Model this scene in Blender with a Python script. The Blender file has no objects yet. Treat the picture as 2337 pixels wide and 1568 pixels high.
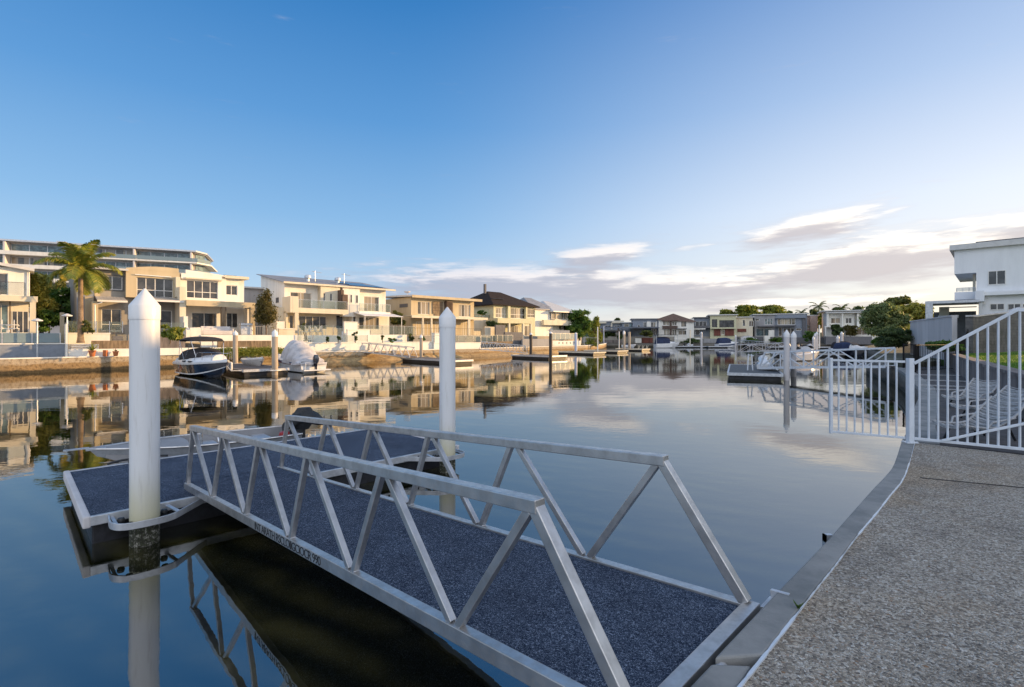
import bpy, bmesh, math, random
import numpy as np
from mathutils import Vector, Matrix
random.seed(7); rng = np.random.default_rng(7)
PI = math.pi; R = math.radians
S = bpy.context.scene; COL = S.collection
# ---------------------------------------------------------------- camera
W0, CX, F, HZ, CH = 2337., 1168.5, 1150., 770., 2.65
cd = bpy.data.cameras.new('camera'); cam = bpy.data.objects.new('camera', cd); COL.objects.link(cam)
cam.location = (0, 0, CH); cam.rotation_euler = (PI/2, 0, 0)
cd.sensor_width = 36; cd.lens = F/W0*36; cd.shift_y = -(784-HZ)/W0
cd.clip_start = .05; cd.clip_end = 6000
S.camera = cam
# ---------------------------------------------------------------- light
SUN_AZ, SUN_EL = R(76), R(10)          # azimuth clockwise from +Y
sd = Vector((math.sin(SUN_AZ)*math.cos(SUN_EL), math.cos(SUN_AZ)*math.cos(SUN_EL), math.sin(SUN_EL)))
ld = bpy.data.lights.new('sun', 'SUN'); lo = bpy.data.objects.new('sun', ld); COL.objects.link(lo)
ld.energy = 4.7; ld.angle = R(.6); ld.color = (1, .62, .27)
lo.rotation_euler = sd.to_track_quat('Z', 'Y').to_euler()
S.view_settings.view_transform = 'Standard'; S.view_settings.look = 'None'
S.view_settings.exposure = 0.62; S.view_settings.gamma = 1

class NT:
    "tiny node-tree writer"
    def __init__(s, tree): s.t = tree; s.n = tree.nodes; s.l = tree.links
    def node(s, ty, **kw):
        n = s.n.new(ty)
        for k, v in kw.items(): setattr(n, k, v)
        return n
    def inp(s, n, i, v):
        if v is None: return
        if isinstance(v, bpy.types.NodeSocket): s.l.new(v, n.inputs[i])
        else: n.inputs[i].default_value = v
    def math(s, op, a, b=None, c=None, clamp=False):
        n = s.node('ShaderNodeMath', operation=op, use_clamp=clamp)
        s.inp(n, 0, a); s.inp(n, 1, b); s.inp(n, 2, c); return n.outputs[0]
    def mix(s, f, a, b, bt='MIX'):
        n = s.node('ShaderNodeMix', data_type='RGBA', blend_type=bt)
        s.inp(n, 0, f)
        for i, v in ((6, a), (7, b)):
            if isinstance(v, tuple) and len(v) == 3: v = (*v, 1)
            s.inp(n, i, v)
        return n.outputs[2]
    def noise(s, vec, scale, detail=4, rough=.55, dist=0, out=0):
        n = s.node('ShaderNodeTexNoise'); s.inp(n, 'Vector', vec)
        n.inputs['Scale'].default_value = scale; n.inputs['Detail'].default_value = detail
        n.inputs['Roughness'].default_value = rough; n.inputs['Distortion'].default_value = dist
        return n.outputs[out]
    def ramp(s, f, stops):
        n = s.node('ShaderNodeValToRGB'); s.inp(n, 0, f); e = n.color_ramp.elements
        while len(e) < len(stops): e.new(.5)
        for k, (p, c) in enumerate(stops):
            e[k].position = p; e[k].color = (*c, 1) if len(c) == 3 else c
        return n.outputs[0]
    def mapr(s, v, a, b, c=0., d=1., smooth=True):
        n = s.node('ShaderNodeMapRange', interpolation_type='SMOOTHSTEP' if smooth else 'LINEAR')
        s.inp(n, 0, v); s.inp(n, 1, a); s.inp(n, 2, b); s.inp(n, 3, c); s.inp(n, 4, d); return n.outputs[0]
    def scale(s, vec, sc, loc=(0,0,0), rot=(0,0,0)):
        n = s.node('ShaderNodeMapping'); s.inp(n, 0, vec); n.inputs[1].default_value = loc
        n.inputs[2].default_value = rot; n.inputs[3].default_value = sc; return n.outputs[0]

# ---------------------------------------------------------------- sky with clouds (fixed in world directions)
wd = bpy.data.worlds.new('World'); S.world = wd; wd.use_nodes = True
w = NT(wd.node_tree); w.n.clear()
g = bpy.data.node_groups.new('CloudDensity', 'ShaderNodeTree')
g.interface.new_socket('az', in_out='INPUT', socket_type='NodeSocketFloat')
g.interface.new_socket('el', in_out='INPUT', socket_type='NodeSocketFloat')
g.interface.new_socket('d', in_out='OUTPUT', socket_type='NodeSocketFloat')
q = NT(g); gi = q.node('NodeGroupInput'); go = q.node('NodeGroupOutput')
AZ, EL = gi.outputs[0], gi.outputs[1]
cv = q.node('ShaderNodeCombineXYZ'); q.inp(cv, 0, AZ); q.inp(cv, 1, EL)
n1 = q.noise(q.scale(cv.outputs[0], (3.2, 16, 1), rot=(0, 0, R(-7))), 1.6, 7, .6, .3)
n2 = q.noise(q.scale(cv.outputs[0], (5, 40, 1), (3, 1, 0), rot=(0, 0, R(-6))), 2.2, 6, .62, .2)
# soft elliptical banks: azimuth, elevation (deg), half sizes (deg), tilt (deg), weight
banks = [(1, 6.0, 20, 2.5, 0, 1.15), (-4, 4.2, 14, 1.6, 0, .9), (9.5, 9.0, 6.5, 1.3, 6, 1.1), (15, 5.2, 22, 2.2, 2, 1.15), (37, 7.2, 15, 2.4, 5, 1.15),
         (30, 10.4, 8, 1.5, 10, .95), (47, 9.0, 9, 1.2, 9, .85), (37, 11.4, 2.5, .5, 10, .6), (24, 3.4, 20, 1.2, 0, .85), (-9, 7.0, 5, .9, -3, .7),
         (-70, 9, 16, 2.5, 0, .9), (75, 10, 14, 3, 0, .9), (150, 30, 55, 26, 0, 1.5), (-150, 30, 45, 24, 0, 1.4), (20, 9.6, 4, .5, 8, .55)]  # the two widest, tallest banks are added behind the viewer as fill light
tot = None
for a, e, ha, he, ti, wt in banks:
    dx = q.math('SUBTRACT', AZ, R(a)); dy = q.math('SUBTRACT', EL, R(e))
    c_, s_ = math.cos(R(ti)), math.sin(R(ti))
    xx = q.math('ADD', q.math('MULTIPLY', dx, c_/R(ha)), q.math('MULTIPLY', dy, s_/R(ha)))
    yy = q.math('SUBTRACT', q.math('MULTIPLY', dy, c_/R(he)), q.math('MULTIPLY', dx, s_/R(he)))
    rr = q.math('ADD', q.math('MULTIPLY', xx, xx), q.math('MULTIPLY', yy, yy))
    v = q.math('MULTIPLY', q.math('EXPONENT', q.math('MULTIPLY', rr, -1.0)), wt)
    tot = v if tot is None else q.math('MAXIMUM', tot, v)
dn = q.math('ADD', q.math('MULTIPLY', q.math('SUBTRACT', n1, .5), 1.15), q.math('MULTIPLY', q.math('SUBTRACT', n2, .5), 1.0))
q.inp(go, 0, q.mapr(q.math('ADD', tot, dn), .18, 1.0))
tc = w.node('ShaderNodeTexCoord'); sx = w.node('ShaderNodeSeparateXYZ'); w.inp(sx, 0, tc.outputs['Generated'])
az = w.math('ARCTAN2', sx.outputs[0], sx.outputs[1]); el = w.math('ARCSINE', sx.outputs[2])
def cden(a, e):
    n = w.node('ShaderNodeGroup'); n.node_tree = g; w.inp(n, 0, a); w.inp(n, 1, e); return n.outputs[0]
d0 = cden(az, el); d1 = cden(w.math('ADD', az, R(1.2)), w.math('ADD', el, R(.9)))
sk = w.node('ShaderNodeTexSky', sky_type='NISHITA', sun_disc=False, sun_elevation=SUN_EL, sun_rotation=SUN_AZ,
            altitude=0, air_density=1.0, dust_density=.6, ozone_density=3.2)
skc = sk.outputs[0]
# tint of the clear sky: deep blue fairly high up and away from the sun, pale and warm low down towards it
elf = w.math('DIVIDE', el, R(90)); 
up = w.ramp(elf, [(0, (5.6, 5.3, 5.4)), (.05, (3.6, 4.9, 6.3)), (.14, (1.9, 3.6, 5.8)), (.25, (.8, 2.4, 5.0)), (.38, (.2, 1.45, 3.9)), (.55, (1.7, 2.5, 3.9)), (1, (2.4, 2.8, 3.8))])  # overhead stops brightened, out of view, to fill the shade
dn = w.ramp(elf, [(0, (8.4, 7.2, 5.6)), (.05, (7.6, 7.0, 6.3)), (.14, (6.5, 6.7, 7.2)), (.25, (3.8, 4.7, 6.3)), (.38, (1.7, 2.75, 5.0)), (.55, (3.0, 3.6, 5.0)), (1, (2.4, 2.8, 3.8))])
dp = w.node('ShaderNodeVectorMath', operation='DOT_PRODUCT'); w.inp(dp, 0, tc.outputs['Generated']); dp.inputs[1].default_value = (math.sin(SUN_AZ), math.cos(SUN_AZ), 0)
sf = w.mapr(dp.outputs['Value'], .0, 1.0)
skc = w.mix(.82, skc, w.mix(sf, up, dn))
lit = w.mapr(w.math('SUBTRACT', d0, d1), -.08, .55)
side = w.mapr(az, R(-25), R(50))
cl_l = w.mix(side, (5.6, 5.3, 5.6), (8.8, 8.1, 7.2)); cl_d = w.mix(side, (2.7, 2.95, 3.8), (4.4, 3.95, 3.95))
clc = w.mix(lit, cl_d, cl_l)
clc = w.mix(w.mapr(sx.outputs[1], .05, -.35), clc, (10.6, 10.9, 11.8))   # unseen bright cloud added behind the viewer to lift the shade
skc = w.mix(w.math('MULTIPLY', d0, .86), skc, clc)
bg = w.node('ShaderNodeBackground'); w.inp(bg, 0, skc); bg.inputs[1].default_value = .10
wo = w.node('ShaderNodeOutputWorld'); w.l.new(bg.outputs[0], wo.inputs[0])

# ---------------------------------------------------------------- materials
def new_mat(name):
    m = bpy.data.materials.new(name); m.use_nodes = True; t = NT(m.node_tree)
    b = t.n['Principled BSDF']; return m, t, b
def M(name, col, rough=.6, metal=0., var=.12, vs=2.5, bump=0., bs=40., col2=None, streak=False, spec=None, coat=0.):
    m, t, b = new_mat(name)
    tcn = t.node('ShaderNodeTexCoord').outputs['Object']
    vec = t.scale(tcn, (1, 1, .18)) if streak else tcn
    n = t.noise(vec, vs, 5, .6)
    c2 = col2 if col2 else tuple(c*(1-var*2.2) for c in col)
    c1 = tuple(min(1, c*(1+var*.4)) for c in col) if not col2 else col
    t.inp(b, 'Base Color', t.mix(t.mapr(n, .35, .7), c1, c2))
    b.inputs['Metallic'].default_value = metal
    t.inp(b, 'Roughness', t.mapr(t.noise(tcn, vs*4, 3), .3, .7, max(.02, rough-.07), min(1, rough+.08)))
    if coat: b.inputs['Coat Weight'].default_value = coat
    if spec is not None: b.inputs['Specular IOR Level'].default_value = spec
    if bump:
        bn = t.node('ShaderNodeBump'); bn.inputs['Strength'].default_value = bump; bn.inputs['Distance'].default_value = .01
        t.inp(bn, 'Height', t.noise(tcn, bs, 6, .65)); t.l.new(bn.outputs[0], b.inputs['Normal'])
    return m
def ribbed(name, col, rough, metal, pitch, axis=0, depth=.02):
    m, t, b = new_mat(name); tcn = t.node('ShaderNodeTexCoord').outputs['Object']
    wv = t.node('ShaderNodeTexWave', wave_type='BANDS', bands_direction='XYZ'[axis]); t.inp(wv, 0, tcn)
    wv.inputs['Scale'].default_value = 1/pitch/3.14159*1.0
    n = t.noise(tcn, 1.3, 4)
    t.inp(b, 'Base Color', t.mix(t.mapr(n, .3, .7), col, tuple(c*.75 for c in col)))
    t.inp(b, 'Roughness', rough); t.inp(b, 'Metallic', metal)
    bn = t.node('ShaderNodeBump'); bn.inputs['Strength'].default_value = .7; bn.inputs['Distance'].default_value = depth
    t.inp(bn, 'Height', t.mapr(wv.outputs[1], .7, .95)); t.l.new(bn.outputs[0], b.inputs['Normal'])
    return m
def leaves(name, c1, c2, c3, transl=.48):
    m, t, b = new_mat(name)
    ge = t.node('ShaderNodeNewGeometry'); rnd = ge.outputs['Random Per Island']
    oc = t.node('ShaderNodeTexCoord').outputs['Object']
    cl = t.noise(oc, .9, 3)
    f = t.math('ADD', t.math('MULTIPLY', rnd, .6), t.math('MULTIPLY', t.mapr(cl, .35, .65), .4))
    col = t.ramp(f, [(0, c1), (.5, c2), (1, c3)])
    t.inp(b, 'Base Color', col); b.inputs['Roughness'].default_value = .55
    tr = t.node('ShaderNodeBsdfTranslucent'); t.inp(tr, 0, t.mix(.5, col, (.12, .16, .02)))
    mx = t.node('ShaderNodeMixShader'); mx.inputs[0].default_value = transl
    t.l.new(b.outputs[0], mx.inputs[1]); t.l.new(tr.outputs[0], mx.inputs[2])
    t.l.new(mx.outputs[0], t.n['Material Output'].inputs[0]); return m
def glassm(name, tint, alpha, rough=.02):
    m, t, b = new_mat(name)
    t.inp(b, 'Base Color', (*tint, 1)); b.inputs['Roughness'].default_value = rough; b.inputs['Specular IOR Level'].default_value = .8
    tr = t.node('ShaderNodeBsdfTransparent'); tr.inputs[0].default_value = (*[.8+.2*c for c in tint], 1)
    mx = t.node('ShaderNodeMixShader'); mx.inputs[0].default_value = alpha
    t.l.new(tr.outputs[0], mx.inputs[1]); t.l.new(b.outputs[0], mx.inputs[2])
    t.l.new(mx.outputs[0], t.n['Material Output'].inputs[0]); return m
def panem(name, dark, cur=None, sc=14.):
    "window glass seen from outside: a dark room, optionally with a hanging curtain behind it, under a reflective coat"
    m, t, b = new_mat(name); oc = t.node('ShaderNodeTexCoord').outputs['Object']
    n = t.noise(t.scale(oc, (.7, .7, .9)), 1.1, 3)
    col = t.mix(t.mapr(n, .4, .62), dark, tuple(c*2.4+.01 for c in dark))
    if cur:
        sp = t.node('ShaderNodeSeparateXYZ'); t.inp(sp, 0, oc)
        f = t.noise(t.scale(oc, (sc, .01, .05)), 1, 2)
        cc = t.mix(t.mapr(f, .3, .7), tuple(c*.6 for c in cur), cur)
        col = t.mix(t.mapr(t.noise(t.scale(oc, (.6, .01, .01), (1.7, 0, 0)), 1, 0), .47, .5), col, cc)
    t.inp(b, 'Base Color', col); b.inputs['Roughness'].default_value = .25
    b.inputs['Coat Weight'].default_value = 1; b.inputs['Coat Roughness'].default_value = .02; b.inputs['Coat IOR'].default_value = 1.38
    return m
MT = {}
MT['white'] = M('white_render', (.76, .74, .68), .75, var=.05, vs=1.2, bump=.15, streak=True)
MT['coolwhite'] = M('cool_white_render', (.76, .78, .80), .75, var=.04, vs=1.2, bump=.15, streak=True)
MT['cream'] = M('cream_render', (.65, .59, .46), .78, var=.06, vs=1.1, bump=.15, streak=True)
MT['beige'] = M('beige_render', (.50, .42, .28), .8, var=.06, vs=1.1, bump=.15, streak=True)
MT['tan'] = M('tan_render', (.38, .32, .22), .8, var=.08, vs=1.1, bump=.15, streak=True)
MT['taupe'] = M('taupe_render', (.30, .28, .245), .8, var=.08, vs=1.1, streak=True)
MT['grey'] = M('grey_render', (.30, .30, .31), .8, var=.1, vs=1.1, streak=True)
MT['dgrey'] = M('dark_grey_render', (.13, .13, .14), .8, var=.1)
MT['bluegrey'] = M('blue_grey_render', (.23, .26, .31), .8, var=.08)
MT['navy'] = M('navy_paint', (.04, .07, .15), .7, var=.1)
MT['brown'] = M('brown_cladding', (.10, .065, .05), .7, var=.15)
MT['roofbrown'] = M('brown_metal_roof', (.17, .11, .09), .6, var=.1)
MT['redbrown'] = M('red_timber', (.16, .045, .03), .7, var=.2, streak=True)
MT['lime'] = M('yellow_render', (.56, .54, .36), .8, var=.06)
MT['pink'] = M('pink_render', (.50, .38, .33), .8, var=.06)
MT['lav'] = M('weathered_white_render', (.58, .56, .56), .85, var=.08, vs=.8, bump=.3, bs=12, streak=True)
MT['timber'] = M('weathered_timber', (.22, .16, .10), .8, var=.25, vs=6, streak=True, bump=.3)
MT['deckwood'] = M('grey_deck_boards', (.16, .13, .11), .8, var=.25, vs=5)
MT['frame'] = M('white_window_frame', (.72, .71, .68), .5, var=.03)
MT['dframe'] = M('dark_window_frame', (.10, .10, .10), .5, var=.05)
MT['roofw'] = M('pale_metal_roof', (.55, .55, .54), .45, .1, var=.05)
MT['roofrib'] = ribbed('ribbed_metal_roof', (.50, .47, .43), .5, .15, .25)
MT['roofblue'] = ribbed('blue_grey_metal_roof', (.27, .28, .30), .55, .0, .4)
MT['rooftile'] = M('dark_tile_roof', (.036, .026, .022), .85, var=.3, vs=7, bump=.5, bs=15, spec=.2)
MT['solar'] = M('solar_panel_glass', (.02, .03, .06), .12, .2, var=.2)
MT['soffit'] = M('pale_soffit', (.60, .57, .52), .8, var=.03)
MT['alu'] = M('brushed_aluminium', (.56, .55, .54), .36, .82, var=.10, vs=7, bump=.06, bs=120)
MT['aluflat'] = M('dull_aluminium', (.55, .57, .60), .45, .6, var=.1, vs=6)
MT['steel'] = M('stainless_tube', (.62, .62, .63), .22, .95, var=.08)
MT['gatewhite'] = M('white_powder_coat', (.62, .67, .73), .38, var=.05, vs=5, coat=.3)
MT['blackm'] = M('black_powder_coat', (.018, .018, .02), .6, var=.1, spec=.15)
MT['hull'] = M('black_plastic_float', (.012, .013, .018), .5, var=.5, vs=4, bump=.3, bs=20)
MT['gel'] = M('white_gelcoat', (.70, .71, .72), .22, var=.05, coat=.6)
MT['navyhull'] = M('navy_gelcoat', (.008, .010, .022), .10, var=.1, coat=1)
MT['canvasb'] = M('black_canvas', (.022, .020, .022), .85, var=.2, bump=.3)
MT['canvasn'] = M('navy_canvas', (.02, .035, .09), .8, var=.2, bump=.3)
MT['canvasg'] = M('grey_boat_cover', (.50, .49, .50), .8, var=.12, vs=2, bump=.4, bs=9)
MT['red'] = M('red_plastic', (.35, .02, .02), .4)
MT['rubber'] = M('dark_rubber', (.02, .022, .026), .55, var=.2, vs=8)
MT['terracotta'] = M('terracotta', (.42, .14, .05), .8, var=.15)
MT['concrete'] = M('weathered_concrete', (.27, .27, .26), .85, col2=(.16, .17, .17), vs=2.2, bump=.5, bs=45)
MT['stonepile'] = M('concrete_pile', (.40, .34, .27), .85, var=.15, vs=2, streak=True, bump=.2)
MT['darkpile'] = M('black_sleeved_pile', (.05, .038, .032), .6, var=.3, vs=2, streak=True)
MT['bluepile'] = M('blue_white_pile', (.45, .52, .66), .4, var=.1, streak=True)
MT['capw'] = M('white_pile_cap', (.74, .74, .74), .35, var=.04)
MT['glass'] = glassm('balustrade_glass', (.40, .50, .48), .10)
MT['glassf'] = glassm('frosted_glass', (.22, .30, .33), .72, .25)
MT['pane'] = panem('dark_pane', (.022, .022, .024))
MT['panec'] = panem('curtained_pane', (.03, .028, .025), (.34, .29, .22))
MT['panet'] = panem('teal_pane', (.05, .085, .10))
MT['panel'] = panem('lit_blind_pane', (.10, .09, .07), (.48, .43, .33), 6)
MT['sheet'] = M('white_sheet', (.70, .70, .72), .8, var=.08, bump=.5, bs=6)
MT['dirt'] = M('bare_earth', (.14, .10, .06), .95, var=.3, vs=1.5, bump=.6, bs=8)
MT['ground'] = M('garden_ground', (.10, .10, .06), .95, var=.3, vs=.6)
MT['hedge'] = leaves('hedge_leaf', (.10, .14, .02), (.25, .29, .04), (.44, .41, .07))
MT['gold'] = leaves('golden_leaf', (.14, .16, .03), (.34, .33, .055), (.55, .47, .10))
MT['olive'] = leaves('olive_leaf', (.05, .07, .018), (.13, .15, .035), (.28, .25, .07))
MT['green'] = leaves('green_leaf', (.03, .08, .015), (.09, .19, .03), (.22, .33, .05))
MT['fine'] = leaves('fine_leaf', (.09, .13, .06), (.21, .28, .11), (.40, .42, .16))
MT['dark'] = leaves('dark_leaf', (.03, .055, .02), (.07, .115, .04), (.16, .20, .06))
MT['bronze'] = leaves('bronze_leaf', (.045, .04, .014), (.11, .09, .025), (.21, .16, .04))
MT['palm'] = leaves('palm_leaf', (.08, .14, .02), (.22, .26, .035), (.44, .34, .06), .3)
MT['bark'] = M('bark', (.15, .11, .08), .9, var=.3, vs=6, bump=.5)
MT['palmbark'] = M('ringed_palm_bark', (.23, .17, .12), .9, var=.2, vs=3, bump=.5, bs=14)
MT['grassb'] = leaves('grass_blade', (.06, .13, .012), (.10, .22, .02), (.17, .30, .035), .3)

def carpet():
    m, t, b = new_mat('marine_carpet'); oc = t.node('ShaderNodeTexCoord').outputs['Object']
    f = t.noise(t.scale(oc, (1, 1, 1)), 190, 3, .75, 1.2); f2 = t.noise(oc, 1.7, 4, .6); f3 = t.noise(oc, 30, 6, .8, 2.5)
    c = t.ramp(t.math('ADD', t.math('MULTIPLY', f, .55), t.math('MULTIPLY', f3, .45)),
               [(0, (.003, .006, .016)), (.455, (.009, .017, .037)), (.53, (.045, .068, .115)), (.585, (.36, .43, .54))])
    c = t.mix(t.mapr(f2, .35, .7), c, t.mix(1, c, (.72, .72, .74), 'MULTIPLY'))
    t.inp(b, 'Base Color', c); b.inputs['Roughness'].default_value = .95; b.inputs['Specular IOR Level'].default_value = .2
    bn = t.node('ShaderNodeBump'); bn.inputs['Strength'].default_value = .9; bn.inputs['Distance'].default_value = .004
    t.inp(bn, 'Height', t.math('ADD', f, f3)); t.l.new(bn.outputs[0], b.inputs['Normal']); return m
def aggregate():
    m, t, b = new_mat('exposed_aggregate'); oc = t.node('ShaderNodeTexCoord').outputs['Object']
    wob = t.mix(.06, oc, t.noise(oc, 14, 3, out=1), 'ADD')
    v = t.node('ShaderNodeTexVoronoi'); t.inp(v, 0, wob); v.inputs['Scale'].default_value = 75; v.inputs['Randomness'].default_value = 1
    ve = t.node('ShaderNodeTexVoronoi', feature='DISTANCE_TO_EDGE'); t.inp(ve, 0, wob); ve.inputs['Scale'].default_value = 75
    v2 = t.node('ShaderNodeTexVoronoi'); t.inp(v2, 0, wob); v2.inputs['Scale'].default_value = 150
    sp = t.node('ShaderNodeSeparateColor'); t.inp(sp, 0, v.outputs['Color'])
    peb = t.ramp(sp.outputs[0], [(0, (.12, .105, .09)), (.3, (.29, .245, .19)), (.55, (.44, .385, .31)), (.8, (.54, .49, .42)), (.93, (.66, .63, .57)), (1, (.28, .16, .08))])
    fine = t.mix(t.mapr(v2.outputs['Distance'], .1, .6), (.38, .355, .31), (.17, .155, .135))
    edge = t.mapr(ve.outputs['Distance'], .01, .07)
    c = t.mix(edge, fine, peb)
    st = t.noise(oc, .55, 6, .65, .5); st2 = t.noise(t.scale(oc, (1, 1, 1), (5, 2, 0)), 1.6, 6, .7)
    c = t.mix(t.math('MULTIPLY', t.mapr(st, .47, .66), .5), c, t.mix(1, c, (.90, .70, .45), 'MULTIPLY'))
    c = t.mix(t.math('MULTIPLY', t.mapr(st2, .5, .68), .6), c, t.mix(1, c, (.55, .55, .56), 'MULTIPLY'))
    t.inp(b, 'Base Color', c); b.inputs['Roughness'].default_value = .8
    bn = t.node('ShaderNodeBump'); bn.inputs['Strength'].default_value = 1; bn.inputs['Distance'].default_value = .007
    h = t.math('ADD', t.math('MULTIPLY', t.mapr(v.outputs['Distance'], 0, .7, 1, 0), edge), t.noise(oc, 150, 4))
    t.inp(bn, 'Height', h); t.l.new(bn.outputs[0], b.inputs['Normal']); return m
def seawallm(name, light, mid, low, ztop):
    "mottled rock-and-mortar wall: pale top course, ochre weathered middle, dark tide line"
    m, t, b = new_mat(name); oc = t.node('ShaderNodeTexCoord').outputs['Object']
    sp = t.node('ShaderNodeSeparateXYZ'); t.inp(sp, 0, oc)
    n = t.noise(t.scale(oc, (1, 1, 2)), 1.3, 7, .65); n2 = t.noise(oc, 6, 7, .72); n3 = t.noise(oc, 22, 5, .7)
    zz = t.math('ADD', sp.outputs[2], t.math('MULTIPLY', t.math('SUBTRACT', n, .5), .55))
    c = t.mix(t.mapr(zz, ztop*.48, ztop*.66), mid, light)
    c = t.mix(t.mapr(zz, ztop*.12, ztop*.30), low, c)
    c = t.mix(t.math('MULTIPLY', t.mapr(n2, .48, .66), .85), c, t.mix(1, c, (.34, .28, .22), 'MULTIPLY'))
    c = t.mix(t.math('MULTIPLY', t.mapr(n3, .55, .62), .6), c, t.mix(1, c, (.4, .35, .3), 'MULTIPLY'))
    t.inp(b, 'Base Color', c); b.inputs['Roughness'].default_value = .9
    bn = t.node('ShaderNodeBump'); bn.inputs['Strength'].default_value = .9; bn.inputs['Distance'].default_value = .06
    t.inp(bn, 'Height', t.math('ADD', n2, t.math('MULTIPLY', n3, .4))); t.l.new(bn.outputs[0], b.inputs['Normal']); return m
def pilem():
    m, t, b = new_mat('sleeved_pile'); oc = t.node('ShaderNodeTexCoord').outputs['Object']
    sp = t.node('ShaderNodeSeparateXYZ'); t.inp(sp, 0, oc)
    n = t.noise(t.scale(oc, (1, 1, .25)), 4, 5); n2 = t.noise(oc, 22, 8, .75); n3 = t.noise(oc, 50, 5, .7)
    z1 = t.math('ADD', sp.outputs[2], t.math('MULTIPLY', n, .35))
    c = t.mix(t.mapr(z1, .45, 1.25), (.56, .53, .36), (.70, .71, .72))
    c = t.mix(t.math('MULTIPLY', t.mapr(t.noise(t.scale(oc, (6, 6, .5)), 2.2, 6, .7), .5, .75), .5), c, (.42, .40, .36))
    bar = t.mix(t.mapr(n2, .50, .60), (.030, .028, .018), (.42, .40, .35)); bar = t.mix(t.mapr(n3, .45, .6), bar, (.05, .06, .025))
    z2 = t.math('ADD', sp.outputs[2], t.math('MULTIPLY', t.math('SUBTRACT', n2, .5), .10))
    fz = t.mapr(z2, .30, .335)
    t.inp(b, 'Base Color', t.mix(fz, bar, c)); t.inp(b, 'Roughness', t.mapr(fz, 0, 1, .8, .36, False))
    bn = t.node('ShaderNodeBump'); bn.inputs['Distance'].default_value = .03; t.inp(bn, 'Strength', t.mapr(fz, 0, 1, 1, .02, False))
    t.inp(bn, 'Height', t.math('ADD', n2, n3)); t.l.new(bn.outputs[0], b.inputs['Normal']); return m
def blockm():
    m, t, b = new_mat('concrete_block_wall'); oc = t.node('ShaderNodeTexCoord').outputs['Object']
    br = t.node('ShaderNodeTexBrick'); t.inp(br, 0, t.scale(oc, (1, 1, 1), rot=(R(90), 0, 0)))
    br.inputs['Scale'].default_value = 1; br.inputs['Brick Width'].default_value = .4; br.inputs['Row Height'].default_value = .2
    br.inputs['Mortar Size'].default_value = .008; br.inputs['Color1'].default_value = (.155, .145, .14, 1)
    br.inputs['Color2'].default_value = (.115, .11, .11, 1); br.inputs['Mortar'].default_value = (.085, .08, .08, 1)
    n = t.noise(oc, 1.2, 6, .65); n2 = t.noise(oc, 9, 5)
    c = t.mix(t.mapr(n, .4, .7), br.outputs[0], t.mix(1, br.outputs[0], (.55, .55, .5), 'MULTIPLY'))
    c = t.mix(t.math('MULTIPLY', t.mapr(n2, .55, .75), .35), c, (.28, .27, .25))
    t.inp(b, 'Base Color', c); b.inputs['Roughness'].default_value = .9
    bn = t.node('ShaderNodeBump'); bn.inputs['Strength'].default_value = .8; bn.inputs['Distance'].default_value = .012
    t.inp(bn, 'Height', t.math('SUBTRACT', n2, br.outputs[1])); t.l.new(bn.outputs[0], b.inputs['Normal']); return m
def waterm():
    m, t, b = new_mat('canal_water'); oc = t.node('ShaderNodeTexCoord').outputs['Object']
    wv = t.node('ShaderNodeTexWave', wave_type='BANDS', bands_direction='X')
    t.inp(wv, 0, t.scale(oc, (1, 1, 1), rot=(0, 0, R(-58)))); wv.inputs['Scale'].default_value = .62
    wv.inputs['Distortion'].default_value = 3.5; wv.inputs['Detail'].default_value = 3; wv.inputs['Detail Scale'].default_value = .8
    bed = t.mix(t.math('MULTIPLY', wv.outputs[1], t.mapr(t.noise(oc, .8, 3), .35, .65)), (.0055, .0065, .0022), (.050, .044, .014))
    t.inp(b, 'Base Color', bed); b.inputs['Roughness'].default_value = .015; b.inputs['IOR'].default_value = 2.1
    b.inputs['Specular IOR Level'].default_value = 1.0
    v1 = t.scale(oc, (.55, 1.0, 1)); n1 = t.noise(v1, .9, 3, .5, .4); n2 = t.noise(t.scale(oc, (1, 1.5, 1)), 5.5, 3, .5, .3)
    patch = t.mapr(t.noise(oc, .09, 2), .42, .62, .25, 1.)
    h = t.math('ADD', t.math('MULTIPLY', n1, .0045), t.math('MULTIPLY', t.math('MULTIPLY', n2, .0009), patch))
    bn = t.node('ShaderNodeBump'); bn.inputs['Strength'].default_value = 1; bn.inputs['Distance'].default_value = 1
    t.inp(bn, 'Height', h); t.l.new(bn.outputs[0], b.inputs['Normal']); return m
def lawnm():
    m, t, b = new_mat('lawn'); oc = t.node('ShaderNodeTexCoord').outputs['Object']
    n = t.noise(oc, 1.1, 5, .6); n2 = t.noise(oc, 30, 5, .7)
    c = t.mix(t.mapr(n, .35, .65), (.09, .19, .018), (.15, .26, .03)); c = t.mix(t.math('MULTIPLY', t.mapr(n2, .4, .7), .6), c, (.03, .07, .008))
    t.inp(b, 'Base Color', c); b.inputs['Roughness'].default_value = .9
    bn = t.node('ShaderNodeBump'); bn.inputs['Strength'].default_value = 1; bn.inputs['Distance'].default_value = .03
    t.inp(bn, 'Height', n2); t.l.new(bn.outputs[0], b.inputs['Normal']); return m
MT['carpet'] = carpet(); MT['agg'] = aggregate(); MT['pile'] = pilem(); MT['block'] = blockm(); MT['water'] = waterm(); MT['lawn'] = lawnm()
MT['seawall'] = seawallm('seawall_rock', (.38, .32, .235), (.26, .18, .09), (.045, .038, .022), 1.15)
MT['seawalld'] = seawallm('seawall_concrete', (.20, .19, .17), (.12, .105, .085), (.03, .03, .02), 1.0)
MT['sand'] = M('wet_sand_bank', (.40, .28, .13), .75, col2=(.20, .14, .07), vs=2.2, bump=1, bs=5)
MT['retain'] = M('stained_retaining_wall', (.21, .18, .17), .9, col2=(.085, .075, .07), vs=2.4, streak=True, bump=.6, bs=14)
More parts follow.
